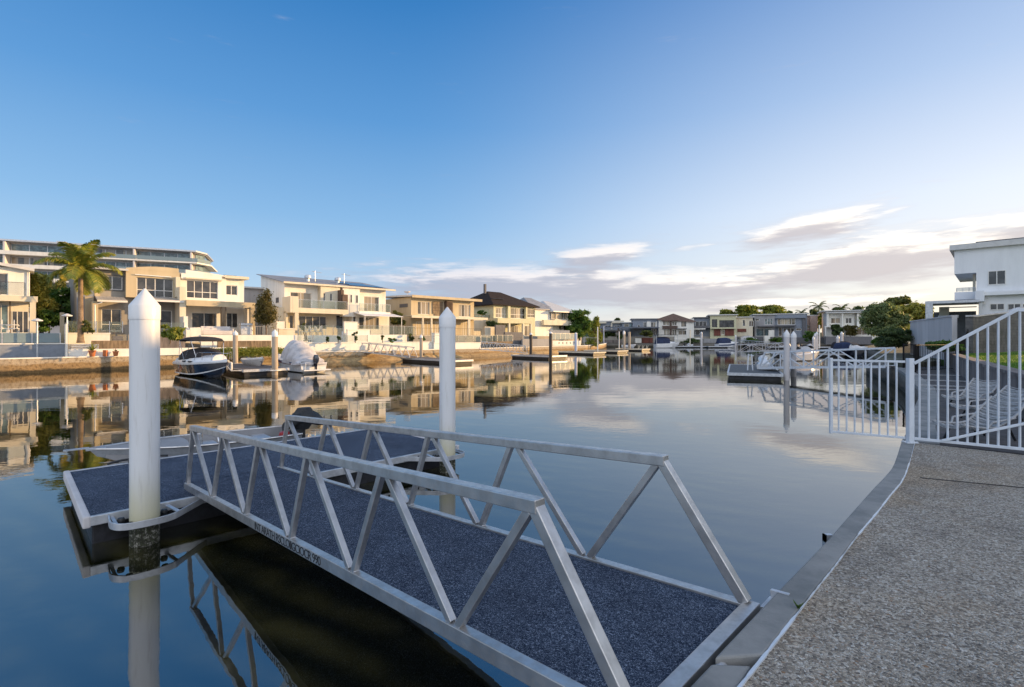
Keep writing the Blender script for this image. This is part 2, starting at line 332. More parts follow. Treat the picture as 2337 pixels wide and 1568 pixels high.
MT['darkpave'] = M('dark_stained_terrace', (.075, .065, .062), .8, col2=(.035, .032, .032), vs=1.6, bump=.5, bs=20)
MT['wire'] = M('white_wicker', (.40, .41, .42), .6, var=.15, vs=20)

# ---------------------------------------------------------------- mesh writer
class MB:
    def __init__(s): s.v = []; s.f = []; s.mi = []; s.k = 0
    def add(s, vs, fs):
        o = len(s.v); s.v += [tuple(p) for p in vs]
        for f in fs: s.f.append(tuple(i+o for i in f)); s.mi.append(s.k)
        return s
    def box(s, x0, x1, y0, y1, z0, z1):
        x0, x1 = min(x0, x1), max(x0, x1); y0, y1 = min(y0, y1), max(y0, y1); z0, z1 = min(z0, z1), max(z0, z1)
        v = [(x, y, z) for z in (z0, z1) for y in (y0, y1) for x in (x0, x1)]
        return s.add(v, [(0,2,3,1), (4,5,7,6), (0,1,5,4), (2,6,7,3), (0,4,6,2), (1,3,7,5)])
    def bar(s, p, q_, w, h=None, up=(0, 0, 1)):
        p, q_ = Vector(p), Vector(q_); h = w if h is None else h; d = (q_-p)
        if d.length < 1e-6: return s
        d.normalize(); u = Vector(up)
        if abs(d.dot(u)) > .99: u = Vector((0, 1, 0))
        r = d.cross(u).normalized()*(w/2); u = r.normalized().cross(d).normalized()*(h/2)
        v = [c+a*r+b*u for c in (p, q_) for a, b in ((-1,-1), (1,-1), (1,1), (-1,1))]
        return s.add(v, [(0,1,2,3), (7,6,5,4), (0,4,5,1), (1,5,6,2), (2,6,7,3), (3,7,4,0)])
    def tube(s, pts, r, n=8, r2=None):
        pts = [Vector(p) for p in pts]; N = len(pts); vs = []
        up = Vector((0, 0, 1))
        for i, p in enumerate(pts):
            d = (pts[min(i+1, N-1)]-pts[max(i-1, 0)]).normalized()
            a = d.cross(up if abs(d.z) < .95 else Vector((0, 1, 0))).normalized(); b = d.cross(a)
            rr = r if r2 is None else r+(r2-r)*i/(N-1)
            vs += [p+(a*math.cos(2*PI*k/n)+b*math.sin(2*PI*k/n))*rr for k in range(n)]
        fs = [(i*n+k, i*n+(k+1) % n, (i+1)*n+(k+1) % n, (i+1)*n+k) for i in range(N-1) for k in range(n)]
        fs += [tuple(range(n-1, -1, -1)), tuple((N-1)*n+k for k in range(n))]
        return s.add(vs, fs)
    def lathe(s, prof, c=(0, 0, 0), n=32):
        vs = []; fs = []
        for r, z in prof: vs += [(c[0]+r*math.cos(2*PI*k/n), c[1]+r*math.sin(2*PI*k/n), c[2]+z) for k in range(n)]
        for i in range(len(prof)-1): fs += [(i*n+k, i*n+(k+1) % n, (i+1)*n+(k+1) % n, (i+1)*n+k) for k in range(n)]
        fs += [tuple(range(n-1, -1, -1)), tuple((len(prof)-1)*n+k for k in range(n))]
        return s.add(vs, fs)
    def prism(s, pts, z0, z1):
        n = len(pts); vs = [(x, y, z0) for x, y in pts]+[(x, y, z1) for x, y in pts]
        a = sum(pts[i][0]*pts[(i+1) % n][1]-pts[(i+1) % n][0]*pts[i][1] for i in range(n))
        fs = [tuple(range(n-1, -1, -1)), tuple(range(n, 2*n))]+[(i, (i+1) % n, n+(i+1) % n, n+i) for i in range(n)]
        if a < 0: fs = [tuple(reversed(f)) for f in fs]
        return s.add(vs, fs)
    def xprism(s, prof, x0, x1):
        "profile in (y,z) swept along x"
        n = len(prof); vs = [(x0, y, z) for y, z in prof]+[(x1, y, z) for y, z in prof]
        return s.add(vs, [tuple(range(n-1, -1, -1)), tuple(range(n, 2*n))]+[(i, (i+1) % n, n+(i+1) % n, n+i) for i in range(n)])
    def quad(s, a, b, c, d): return s.add([a, b, c, d], [(0, 1, 2, 3)])
    def loft(s, secs, closed=False, caps=True):
        n = len(secs[0]); vs = [p for sec in secs for p in sec]; m = n if closed else n-1
        fs = [(i*n+k, i*n+(k+1) % n, (i+1)*n+(k+1) % n, (i+1)*n+k) for i in range(len(secs)-1) for k in range(m)]
        if caps: fs += [tuple(range(n-1, -1, -1)), tuple((len(secs)-1)*n+k for k in range(n))]
        return s.add(vs, fs)
    def front(s, x0, x1, z0, z1, t, holes=(), rev=.16):
        "wall face at y=t looking to -y with real openings"
        holes = [(max(x0, min(a, b)), min(x1, max(a, b)), max(z0, min(c, d)), min(z1, max(c, d))) for a, b, c, d in holes]
        holes = [h for h in holes if h[1] > h[0]+.02 and h[3] > h[2]+.02]
        xs = sorted({x0, x1, *[h[0] for h in holes], *[h[1] for h in holes]}); zs = sorted({z0, z1, *[h[2] for h in holes], *[h[3] for h in holes]})
        for i in range(len(xs)-1):
            for j in range(len(zs)-1):
                mx, mz = (xs[i]+xs[i+1])/2, (zs[j]+zs[j+1])/2
                if any(h[0] < mx < h[1] and h[2] < mz < h[3] for h in holes): continue
                s.quad((xs[i], t, zs[j]), (xs[i+1], t, zs[j]), (xs[i+1], t, zs[j+1]), (xs[i], t, zs[j+1]))
        for a, b, c, d in holes:
            s.quad((a, t, c), (b, t, c), (b, t+rev, c), (a, t+rev, c)); s.quad((a, t+rev, d), (b, t+rev, d), (b, t, d), (a, t, d))
            s.quad((a, t+rev, c), (a, t+rev, d), (a, t, d), (a, t, c)); s.quad((b, t, c), (b, t, d), (b, t+rev, d), (b, t+rev, c))
        return s
    def shell(s, x0, x1, t0, t1, z0, z1):
        "box without its front (t0) face"
        v = [(x, y, z) for z in (z0, z1) for y in (t0, t1) for x in (x0, x1)]
        return s.add(v, [(0,2,3,1), (4,5,7,6), (2,6,7,3), (0,4,6,2), (1,3,7,5)])
    def build(s, name, mat, parent=None, smooth=False, bevel=0, label=None, cat=None, group=None, kind=None, fr=None, sub=0):
        me = bpy.data.meshes.new(name); me.from_pydata(s.v, [], s.f)
        mats = mat if isinstance(mat, list) else [mat]
        for m in mats: me.materials.append(MT[m] if isinstance(m, str) else m)
        if len(mats) > 1: me.polygons.foreach_set('material_index', s.mi)
        if smooth: me.polygons.foreach_set('use_smooth', [True]*len(me.polygons))
        me.update(); o = bpy.data.objects.new(name, me); COL.objects.link(o)
        if smooth and smooth != 2:
            try: me.set_sharp_from_angle(angle=R(35))
            except Exception: pass
        if parent: o.parent = parent
        if fr: o.location = fr.O; o.rotation_euler = (0, 0, fr.a)
        if bevel:
            b = o.modifiers.new('bevel', 'BEVEL'); b.width = bevel; b.segments = 2; b.limit_method = 'ANGLE'
        if sub:
            b = o.modifiers.new('sub', 'SUBSURF'); b.levels = sub; b.render_levels = sub
        tag(o, label, cat, group, kind); return o
def tag(o, label=None, cat=None, group=None, kind=None):
    for k, v in (('label', label), ('category', cat), ('group', group), ('kind', kind)):
        if v: o[k] = v
    return o
def empty(name, label, cat, loc=(0, 0, 0), rz=0, group=None):
    o = bpy.data.objects.new(name, None); COL.objects.link(o); o.location = loc; o.rotation_euler = (0, 0, rz); o.empty_display_size = .2
    return tag(o, label, cat, group)
KIDS = {}
def copy_tree(root, loc=None, rz=None, label=None):
    c = root.copy(); COL.objects.link(c)
    if loc is not None: c.location = loc
    if rz is not None: c.rotation_euler = (0, 0, rz)
    if label: c['label'] = label
    def rec(src, dst):
        for ch in [o for o in bpy.data.objects if o.parent == src]:
            d = ch.copy(); COL.objects.link(d); d.parent = dst; d.matrix_parent_inverse = ch.matrix_parent_inverse; rec(ch, d)
    rec(root, c); return c
def at(u, v, z):
    y = F*(CH-z)/(v-HZ); return Vector(((u-CX)/F*y, y, z))
def aty(u, v, y): return Vector(((u-CX)/F*y, y, CH-(v-HZ)*y/F))
CROP = {0: (0, 0, 1.), 1: (0, 514.2, 4.), 2: (525.9, 584.3, 4.444), 3: (993.3, 613.5, 5.), 4: (1285.4, 642.7, 5.714), 5: (1636, 642.7, 5.), 6: (1928, 525.9, 4.472),
        7: (373.9, 759.6, 6.452), 8: (0, 712.8, 8.0), 9: (1343.9, 724.5, 10.0), 10: (1519.1, 724.5, 5.0)}
def cv_(x, y, c): ox, oy, s = CROP[c]; return ox+x/s, oy+y/s
EA = math.atan2(1, 1.027)                # direction of the canal frontage
class Frame:
    "upright local frame: x along the facade, y into the plot, z up"
    def __init__(s, x, y, ang=EA, crop=0):
        s.O = Vector((x, y, 0)); s.a = ang; s.c = crop; s.ex = Vector((math.cos(ang), math.sin(ang), 0)); s.ey = Vector((-math.sin(ang), math.cos(ang), 0))
    def px(s, x, y, t=0., c=None):
        u, v = cv_(x, y, s.c if c is None else c)
        d = Vector(((u-CX)/F, 1, -(v-HZ)/F)); o = Vector((0, 0, CH))-s.O
        k = (t-o.dot(s.ey))/d.dot(s.ey); p = o+d*k; return p.dot(s.ex), p.z
    def rect(s, x0, y0, x1, y1, t=0., c=None):
        a, z1 = s.px(x0, y0, t, c); _, z0 = s.px(x0, y1, t, c); b, _ = s.px(x1, y0, t, c); return a, b, z0, z1
    def w(s, lx, ly, z=0): p = s.O+s.ex*lx+s.ey*ly; return Vector((p.x, p.y, z))
def window(par, r, t, cols=2, rows=1, fm='frame', pm='pane', name='window', fw=.06, rowat=None, inset=.08):
    a, b, c, d = r; a, b = min(a, b), max(a, b); c, d = min(c, d), max(c, d); m = MB(); y0, y1 = t+inset, t+inset+.05
    m.box(a, b, y0, y1, d-fw, d); m.box(a, b, y0-.02, y1, c, c+fw)
    m.box(a, a+fw, y0, y1, c+fw, d-fw); m.box(b-fw, b, y0, y1, c+fw, d-fw)
    for i in range(1, cols): x = a+(b-a)*i/cols; m.box(x-fw/2, x+fw/2, y0+.003, y1, c+fw, d-fw)
    for zf in (rowat or [i/rows for i in range(1, rows)]):
        z = c+(d-c)*zf; m.box(a+fw, b-fw, y0+.006, y1-.003, z-fw/2, z+fw/2)
    o = m.build(name, fm, par)
    MB().box(a+.01, b-.01, y1-.015, y1+.02, c+.01, d-.01).build('pane', pm, o); return o
def balustrade(par, a, b, z0, z1, t, posts=None, glass='glass', rail='steel', topr=True, name='balustrade'):
    m = MB(); n = posts or max(1, int(abs(b-a)/1.4))
    for i in range(n+1): x = a+(b-a)*i/n; m.box(x-.025, x+.025, t-.02, t+.03, z0, z1)
    if topr: m.box(a, b, t-.03, t+.04, z1, z1+.04)
    o = m.build(name, rail, par)
    MB().box(a+.03, b-.03, t, t+.012, z0+.06, z1-.02).build('pane', glass, o); return o
def crown_mesh(blobs, n, size, flat=.7):
    "leaf quads spread through ellipsoids; blobs = (x,y,z,rx,ry,rz)"
    bl = np.array(blobs, float); vol = bl[:, 3]*bl[:, 4]*bl[:, 5]; vol = vol**(.75); idx = rng.choice(len(bl), n, p=vol/vol.sum())
    d = rng.normal(size=(n, 3)); d /= np.linalg.norm(d, axis=1)[:, None]; rad = rng.random(n)**.45
    rad *= 1+.22*np.sin(d[:, 0]*7+idx)*np.cos(d[:, 2]*8+idx*2); rad = np.where(rng.random(n) < .16, rad*(1+rng.random(n)*.55), rad)
    c = bl[idx, :3]+d*rad[:, None]*bl[idx, 3:]
    nn = d*.8+rng.normal(size=(n, 3))*.7; nn[:, 2] += .35; nn /= np.linalg.norm(nn, axis=1)[:, None]
    a = np.cross(nn, rng.normal(size=(n, 3))); a /= np.linalg.norm(a, axis=1)[:, None]; b = np.cross(nn, a)
    s = size*(.5+rng.random(n))[:, None]; A = a*s; B = b*s*flat
    v = np.stack([c-A, c-B*.6, c+A, c+B*.6], 1).reshape(-1, 3)
    m = MB(); m.v = v.tolist(); k = np.arange(n)*4; m.f = np.stack([k, k+1, k+2, k+3], 1).tolist(); m.mi = [0]*n; return m
def limb_mesh(base, h, r, blobs, nb=5, lean=(0, 0)):
    m = MB(); top = Vector((lean[0], lean[1], h))
    m.tube([base, Vector(base)+top*.35+Vector((.03*h, 0, 0)), Vector(base)+top*.7, Vector(base)+top], r, 8, r*.5)
    for bl in random.sample(blobs, min(nb, len(blobs))):
        st = Vector(base)+top*random.uniform(.5, .95); e = Vector(bl[:3])
        m.tube([st, (st+e)/2+Vector((0, 0, -.06*h)), e], r*.42, 6, r*.12)
    return m
def tree(name, label, cat, loc, trunk_h, r, blobs, n, size, mat='green', group=None, bark='bark'):
    e = empty(name, label, cat, loc, 0, group)
    limb_mesh((0, 0, 0), trunk_h, r, blobs).build('trunk', bark, e, True)
    crown_mesh(blobs, n, size).build('crown', mat, e); return e
def blobset(w_, h, z0, n, seed=0, d=None):
    rr = random.Random(seed); d = d or w_; out = []
    for i in range(int(n*1.7)):
        a = rr.uniform(0, 2*PI); q_ = rr.uniform(.1, .80); zz = rr.uniform(.12, .88); taper = 1-.55*max(0, zz-.35)
        out.append((math.cos(a)*q_*w_/2*taper, math.sin(a)*q_*d/2*taper, z0+zz*h, w_*rr.uniform(.09, .21), d*rr.uniform(.09, .21), h*rr.uniform(.07, .16)))
    return out
# ================================================================ SETTING
def sheet(name, pts, z, mat, depth=0, **kw):
    m = MB()
    if depth: m.prism(pts, z-depth, z)
    else: m.add([(x, y, z) for x, y in pts], [tuple(range(len(pts)))])
    kw.setdefault('kind', 'structure'); return m.build(name, mat, **kw)
sheet('water', [(-900, -700), (900, -700), (900, 900), (-900, 900)], 0, 'water')
LS = [(-300, -220), (-120, -45), (-60, 13.5), (-36.5, 36.5), (-32, 42), (-27.5, 47.3), (-21.5, 53.3), (-16.4, 57), (-8.7, 66), (-4.5, 70),
      (3.4, 82), (13.8, 94.5), (19, 108), (22.5, 122), (26, 138), (60, 139), (107, 139)]
RS = [(107, 139), (95, 122), (75, 104), (55, 80), (42, 58), (33, 46), (26, 37), (21.3, 28), (18.6, 23.9), (13.7, 17), (11.3, 14), (8.79, 11.1), (6.37, 8.23)]
sheet('ground', LS+[(107.5, 900), (-900, 900), (-900, -700)], 1.11, 'ground')
INL = [(-302, -215), (-122, -41), (-62, 17), (-39, 39.5), (-34.5, 45), (-31.5, 49.3), (-27, 58), (-21.5, 63), (-14, 72.5), (-9, 78), (-1.5, 88),
       (6.5, 99), (13, 110), (17, 124), (20, 144), (109, 144)]
sheet('terrace_ground', INL+[(109, 700), (-700, 700), (-700, -500)], 2.9, 'taupe', 2.2)
def wall_path(name, pts, z0, z1, thick, mat, cap=None, capw=.25, **kw):
    P = [Vector((x, y, 0)) for x, y in pts]; m = MB(); mc = MB(); L_ = []
    for i in range(len(P)):
        d = (P[min(i+1, len(P)-1)]-P[max(i-1, 0)]).normalized(); L_.append(Vector((-d.y, d.x, 0)))
    def run(mb, a, b, za, zb):
        secs = [[(p+n*a+Vector((0, 0, za))), (p+n*b+Vector((0, 0, za))), (p+n*b+Vector((0, 0, zb))), (p+n*a+Vector((0, 0, zb)))] for p, n in zip(P, L_)]
        mb.loft(secs, closed=True)
    run(m, 0, thick, z0, z1)
    o = m.build(name, mat, **kw)
    if cap: run(mc, -.04, capw, z1+.002, z1+.09); mc.build('coping', cap, o)
    return o
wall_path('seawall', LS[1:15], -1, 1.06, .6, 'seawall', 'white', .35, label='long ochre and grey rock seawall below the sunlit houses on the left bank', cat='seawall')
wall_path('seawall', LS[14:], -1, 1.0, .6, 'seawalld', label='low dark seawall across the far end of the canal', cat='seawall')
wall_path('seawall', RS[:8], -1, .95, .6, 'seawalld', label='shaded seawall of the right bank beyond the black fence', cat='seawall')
# beach banks of sand under the left seawall
def bank(pts, w_, kindlabel='mud_bank'):
    P = [Vector((x, y, 0)) for x, y in pts]; secs = []
    for i, p in enumerate(P):
        d = (P[min(i+1, len(P)-1)]-P[max(i-1, 0)]).normalized(); n = Vector((d.y, -d.x, 0)); ww = w_*math.sin(PI*(i+.25)/(len(P)-.5))**.7
        secs.append([p-n*.2+Vector((0, 0, .5)), p+n*ww*.35+Vector((0, 0, .36)), p+n*ww*.8+Vector((0, 0, .12)), p+n*ww*1.3+Vector((0, 0, -.3))])
    return MB().loft(secs, caps=False).build(kindlabel, 'sand', smooth=True, kind='structure')
def dens(pts, k=4): return [tuple(Vector(pts[i]).lerp(Vector(pts[i+1]), j/k)) for i in range(len(pts)-1) for j in range(k)]+[pts[-1]]
bank(dens([(-27.5, 47.3), (-21.5, 53.3), (-16.4, 57), (-8.7, 66)]), 1.1); bank(dens([(-9, 65.6), (-4.5, 70), (3.4, 82), (8, 87.5)]), 1.2)
# distant hills
hm = MB(); secs = []
for i in range(41):
    x = 60+i*22; h = 6+17*math.exp(-((i-6)/5.)**2)+7*math.exp(-((i-20)/6.)**2)+2*math.sin(i*1.7)
    secs.append([(x, 820, 0), (x+4, 860, h), (x, 895, 0)])
hm.loft(secs, caps=False).build('hills', 'dark', smooth=True, kind='structure')
# ---- camera side: coping, pavement
K = .99
Wd = [(-40, -32), (-6, -3.5), (-2, .05), (.15, 1.75)]+[tuple(at(u, v, K)[:2]) for u, v in ((1565, 1568), (1631, 1500))]
Wm = [tuple(at(u, v, K)[:2]) for u, v in ((1631, 1500), (1760, 1364), (1825, 1297), (1890, 1230), (1945, 1168), (1997, 1110), (2022, 1084), (2041, 1057), (2059, 1002))]
Im = [tuple(at(u, v, K)[:2]) for u, v in ((1745, 1493), (1828, 1387), (1868, 1336), (1909, 1285), (1957, 1221), (2002, 1168), (2032, 1129), (2066, 1083), (2088, 1008))]
sw = MB(); WW = Wd[:-1]+Wm+[(7.6, 9.6), (8.79, 11.1), (11.3, 14), (13.7, 17), (18.6, 23.9), (21.3, 28)]
P = [Vector((x, y)) for x, y in WW]; secs = []
for i, p in enumerate(P):
    d = (P[min(i+1, len(P)-1)]-P[max(i-1, 0)]).normalized(); n = Vector((d.y, -d.x))
    a, b = p+n*.03, p+n*.5; secs.append([(a.x, a.y, -1), (b.x, b.y, -1), (b.x, b.y, .86), (a.x, a.y, .86)])
sea = sw.loft(secs, closed=True).build('seawall', 'seawalld', label='near concrete seawall with a smooth grey coping curving along the pavement', cat='seawall')
def strip(outer, inner, z0, z1, name, mat, par=None, **kw):
    secs = [[(a[0], a[1], z0), (b[0], b[1], z0), (b[0], b[1], z1), (a[0], a[1], z1)] for a, b in zip(outer, inner)]
    return MB().loft(secs, closed=True).build(name, mat, par, **kw)
def lerp2(a, b, f): return (a[0]+(b[0]-a[0])*f, a[1]+(b[1]-a[1])*f)
def densify(pts, k=3):
    out = []
    for i in range(len(pts)-1):
        p0, p1, p2, p3 = [Vector(pts[max(0, min(len(pts)-1, j))]) for j in (i-1, i, i+1, i+2)]
        for j in range(k):
            t = j/k; out.append(tuple(.5*((2*p1)+(-p0+p2)*t+(2*p0-5*p1+4*p2-p3)*t*t+(-p0+3*p1-3*p2+p3)*t**3)))
    return out+[tuple(pts[-1])]
Wm, Im = densify(Wm), densify(Im)
strip(Wm, [lerp2(b, a, .03) for a, b in zip(Wm, Im)], .86, K, 'coping', 'concrete', sea, bevel=.012)
Wn = Wd[2:-1]+[lerp2(Wd[-2], Wd[-1], .96)]; In = [(-1.75, -.25), (.40, 1.50)]+[tuple(at(1675, 1590, K)[:2])]
q0 = tuple(at(1722, 1512, K)[:2]); Wn = [Wd[2], Wd[3], Wd[4], tuple(at(1623, 1508, K)[:2])]; In = [(-1.8, -.2), (.38, 1.52), tuple(at(1685, 1568, K)[:2]), q0]
strip(Wn, [lerp2(b, a, .06) for a, b in zip(Wn, In)], .84, K-.012, 'coping', 'concrete', sea, bevel=.016)
strip([(-40, -32), (-6, -3.5), (-2.04, .0)], [(-39.8, -32.2), (-5.8, -3.7), (-1.84, -.24)], .84, K-.012, 'coping', 'concrete', sea)
# white joint sealant
jo = In[:3]+Im; m = MB(); rr = random.Random(4)
jl = []
for i in range(len(jo)-1):
    a, b = Vector(jo[i]), Vector(jo[i+1]); n = max(2, int((b-a).length/.05))
    jl += [a.lerp(b, j/n) for j in range(n)]
secs = []
for i, p in enumerate(jl[:-1]):
    d = (jl[i+1]-p).normalized(); n = Vector((d.y, -d.x)); w1 = .003+rr.uniform(-.002, .002)+(.003 if int(i/31) % 3 else -.001)
    secs.append([(p.x-n.x*w1, p.y-n.y*w1, K-.05), (p.x-n.x*w1, p.y-n.y*w1, K-.002), (p.x+n.x*(w1+.002), p.y+n.y*(w1+.002), K-.001+rr.uniform(0, .003)), (p.x+n.x*w1, p.y+n.y*w1, K-.05)])
m.loft(secs, closed=True).build('joint_sealant', 'gatewhite', sea)
fl = [(7.3, 7.13), (12, 3.6), (40, -18)]; i_end = Im[-1]
sheet('pavement', [(-5.6, -3.9)]+[lerp2(b, a, -.04) for a, b in zip(In[:3]+Im, In[:3]+Im)]+fl+[(40, -60), (-40, -60), (-39, -33)], K-.012, 'agg', .4)
# saw cut across the pavement
cutA, cutB = at(2100, 1090, K-.006), at(2337, 1113, K-.006)
MB().bar(cutA, cutB+(cutB-cutA)*1.5, .010, .006).build('pavement_joint', 'hull', kind='structure')
# terrace beyond the fence, lawn behind its retaining wall
Tin = [(6.75, 7.95), (7.9, 9.4), (9.1, 10.8), (11.6, 13.7), (14.1, 16.8), (18.8, 23.4), (22, 28)]
strip([(6.37, 8.23), (7.6, 9.6), (8.79, 11.1), (11.3, 14), (13.7, 17), (18.6, 23.9), (21.3, 28)], Tin, .84, .97, 'coping', 'concrete', sea)
sheet('terrace', Tin+[(27, 30.5), (21.1, 23.9), (12.1, 12), (9.9, 8.6), (8.7, 6.2)], .955, 'darkpave', .3)
stp = MB()
for (a, b) in (((2084, 856), (2190, 858)), ((2096, 868), (2218, 872)), ((2100, 880), (2232, 885)), ((2112, 889), (2250, 893)), ((2168, 904), (2262, 907))):
    p, q_ = at(*a, .96), at(*b, .96); stp.bar(p+Vector((0, 0, .02)), q_+Vector((0, 0, .02)), .11, .035)
stp.build('terrace_nosing', 'wire', kind='structure')
RWp = [(9.0, 6.0), (10.2, 8.6), (12.1, 12), (14.9, 15.8), (21.1, 23.9), (27, 31.5)]
wall_path('retaining_wall', RWp[::-1], .5, 1.70, .3, 'retain', 'retain', .34, label='low stained retaining wall holding up the lawn beside the terrace', cat='retaining wall')
sheet('lawn', [(RWp[0][0]+.2, RWp[0][1]-.1)]+[(x+.25, y-.2) for x, y in RWp[1:]]+[(33.8, 42), (60, 60), (140, 138.5), (900, 300), (900, -600), (41, -60), (41, -18.2), (12.2, 3.3)], 1.685, 'lawn', .9)
sheet('right_bank_ground', [(x+.4, y-.1) for x, y in RS[:8]]+[(27, 31.7), (33.6, 42.2), (60, 60.2), (140, 139)], 1.2, 'ground', .5)
n = 26000; bx = rng.uniform(0, 1, n); by = rng.uniform(0, 1, n)**1.3; ln = MB()
A0, A1, B0, B1 = np.array([12.5, 11.9]), np.array([26.5, 30.5]), np.array([17, 8.5]), np.array([37, 31])
pp = (A0[None]*(1-bx[:, None])+A1[None]*bx[:, None])*(1-by[:, None])+(B0[None]*(1-bx[:, None])+B1[None]*bx[:, None])*by[:, None]
an = rng.uniform(0, 6.28, n); hh = rng.uniform(.03, .075, n); ww = .012
v = np.zeros((n, 3, 3)); v[:, 0, :2] = pp+np.stack([np.cos(an), np.sin(an)], 1)*ww; v[:, 1, :2] = pp-np.stack([np.cos(an), np.sin(an)], 1)*ww
v[:, 2, :2] = pp+rng.normal(size=(n, 2))*.02; v[:, :2, 2] = 1.68; v[:, 2, 2] = 1.685+hh
ln.v = v.reshape(-1, 3).tolist(); k = np.arange(n)*3; ln.f = np.stack([k, k+1, k+2], 1).tolist(); ln.mi = [0]*n
ln.build('grass', 'grassb', kind='stuff')
# ================================================================ FOREGROUND
GA = math.atan2(1, -1.016); TH = math.atan2(.519-.012, 7.735)
gw = empty('gangway', 'near aluminium truss gangway with dark blue carpet sloping down from the coping to the pontoon', 'gangway', (1.524, 3.206, .955))
gw.rotation_euler = (0, TH, GA); GL, GW = 7.75, 1.366; HR = .885
fb = [0, 1.29, 2.6, 3.84, 5.12, 6.4, 7.72]; ft = [.55, 2.05, 3.35, 4.6, 5.88, 7.33]
for yy in (0.0, GW):
    s_ = 1 if yy == 0 else -1; yc = yy+s_*.0
    MB().box(-.02, GL, yc-.036, yc+.036, -.10, 0).build('bottom_chord', 'alu', gw, bevel=.005)
    MB().box(ft[0]-.02, ft[-1]+.03, yc-.04, yc+.04, HR-.075, HR).build('top_rail', 'alu', gw, bevel=.006)
    MB().bar((.035, yc, .0), (ft[0]+.01, yc, HR-.05), .066, .07, (0, 1, 0)).build('end_post', 'alu', gw, bevel=.005)
    MB().bar((fb[-1]-.06, yc, .0), (ft[-1]-.0, yc, HR-.05), .055, .055, (0, 1, 0)).build('end_post', 'alu', gw, bevel=.004)
    for i in range(6):
        if i < 5: MB().bar((fb[i+1]+.035, yc, -.003), (ft[i+1]-.045, yc, HR-.07), .05, .05, (0, 1, 0)).build('brace', 'alu', gw, bevel=.004)
        if i < 6 and i+1 < 7 and i < 5: MB().bar((fb[i+1]-.035, yc, -.003), (ft[i]+.055, yc, HR-.07), .05, .05, (0, 1, 0)).build('brace', 'alu', gw, bevel=.004)
    MB().bar((fb[6-1]+.035, yc, -.003), (ft[5]-.045, yc, HR-.07), .044, .044, (0, 1, 0)) 
MB().box(.05, GL+.05, .037, GW-.037, -.05, -.018).build('deck', 'carpet', gw)
for yy in (0, GW):
    for x in fb[1:6]:
        for dx in (-.065, .065): MB().tube([(x+dx, yy-.026, .003), (x+dx, yy+.026, .003)], .006, 6).build('weld', 'aluflat', gw, True)
    for x in ft[:5]:
        MB().tube([(x+.085, yy-.026, HR-.078), (x+.085, yy+.026, HR-.078)], .006, 6).build('weld', 'aluflat', gw, True)
MB().box(-.04, .05, -.036, GW+.036, -.085, .004).build('end_beam', 'alu', gw, bevel=.005)
hb_ = MB(); hb_.box(-.16, -.045, -.20, -.02, -.09, -.01); hb_.box(-.16, -.05, -.23, -.20, -.09, .03); hb_.tube([(-.1, -.24, -.02), (-.1, GW, -.02)], .022, 8)
hb_.build('hinge_bracket', 'aluflat', gw)
fp = MB(); fp.add([(GL-.02, .04, -.012), (GL-.02, GW-.04, -.012), (GL+.38, GW-.04, -.012), (GL+.38, .04, -.012)], [(0, 1, 2, 3)])
fp.v = [(x, y, z+(x-GL)*.03) for x, y, z in fp.v]; fp.build('end_flap', 'carpet', gw)
cu = bpy.data.curves.new('lettering', 'FONT'); cu.body = "INT ARATH RSCLOIIGCIOCR 990"; cu.size = .112; cu.extrude = .0012; cu.space_character = .86
to = bpy.data.objects.new('tmp', cu); COL.objects.link(to); bpy.context.view_layer.update()
tm = bpy.data.meshes.new_from_object(to.evaluated_get(bpy.context.evaluated_depsgraph_get())); bpy.data.objects.remove(to)
te = bpy.data.objects.new('lettering', tm); COL.objects.link(te); tm.materials.clear(); tm.materials.append(MT['rubber']); te.parent = gw
xw = max(v.co.x for v in tm.vertices)
for v in tm.vertices: v.co.x *= 1.62/xw
te.rotation_euler = (PI/2, 0, PI); te.location = (4.72, GW+.0372, -.088)
# ---- pontoon
PF = Frame(-5.38, 6.354, R(45)); PZ = .365; PL, PW = 6.0, 3.1
po = empty('pontoon', 'near floating pontoon with dark blue carpet between the two tall white piles', 'pontoon', PF.O, PF.a)
MB().box(.03, PL-.03, .03, PW-.03, PZ-.05, PZ).build('deck', 'carpet', po)
MB().box(.07, PL-.07, .07, PW-.07, -.35, PZ-.10).build('float', 'hull', po, bevel=.02)
for nm, b_ in (('edge_trim', (0, PL, -.012, .045)), ('edge_trim', (0, PL, PW-.045, PW+.012))):
    MB().box(b_[0], b_[1], b_[2], b_[3], PZ-.11, PZ+.012).build(nm, 'aluflat', po, bevel=.008)
for x0, x1 in ((-.03, .055), (PL-.055, PL+.03)): MB().box(x0, x1, -.02, PW+.02, PZ-.13, PZ+.022).build('edge_trim', 'lav', po, bevel=.02)
for x in (2.9, 3.9, 4.35, 5.0):
    m = MB().lathe([(.022, 0), (.022, .006)], (0, 0, 0), 12); m.v = [(x+a, -.013-z_, PZ-.055+b_) for a, b_, z_ in m.v]; m.build('bolt', 'rubber', po)
m = MB()
def band(mb, pts, h, th, z):
    P = [Vector((*p, 0)) for p in pts]; secs = []
    for i, p in enumerate(P):
        d = (P[min(i+1, len(P)-1)]-P[max(i-1, 0)]).normalized(); n = Vector((-d.y, d.x, 0))*th
        secs.append([p+Vector((0, 0, z)), p+n+Vector((0, 0, z)), p+n+Vector((0, 0, z+h)), p+Vector((0, 0, z+h))])
    mb.loft(secs, closed=True)
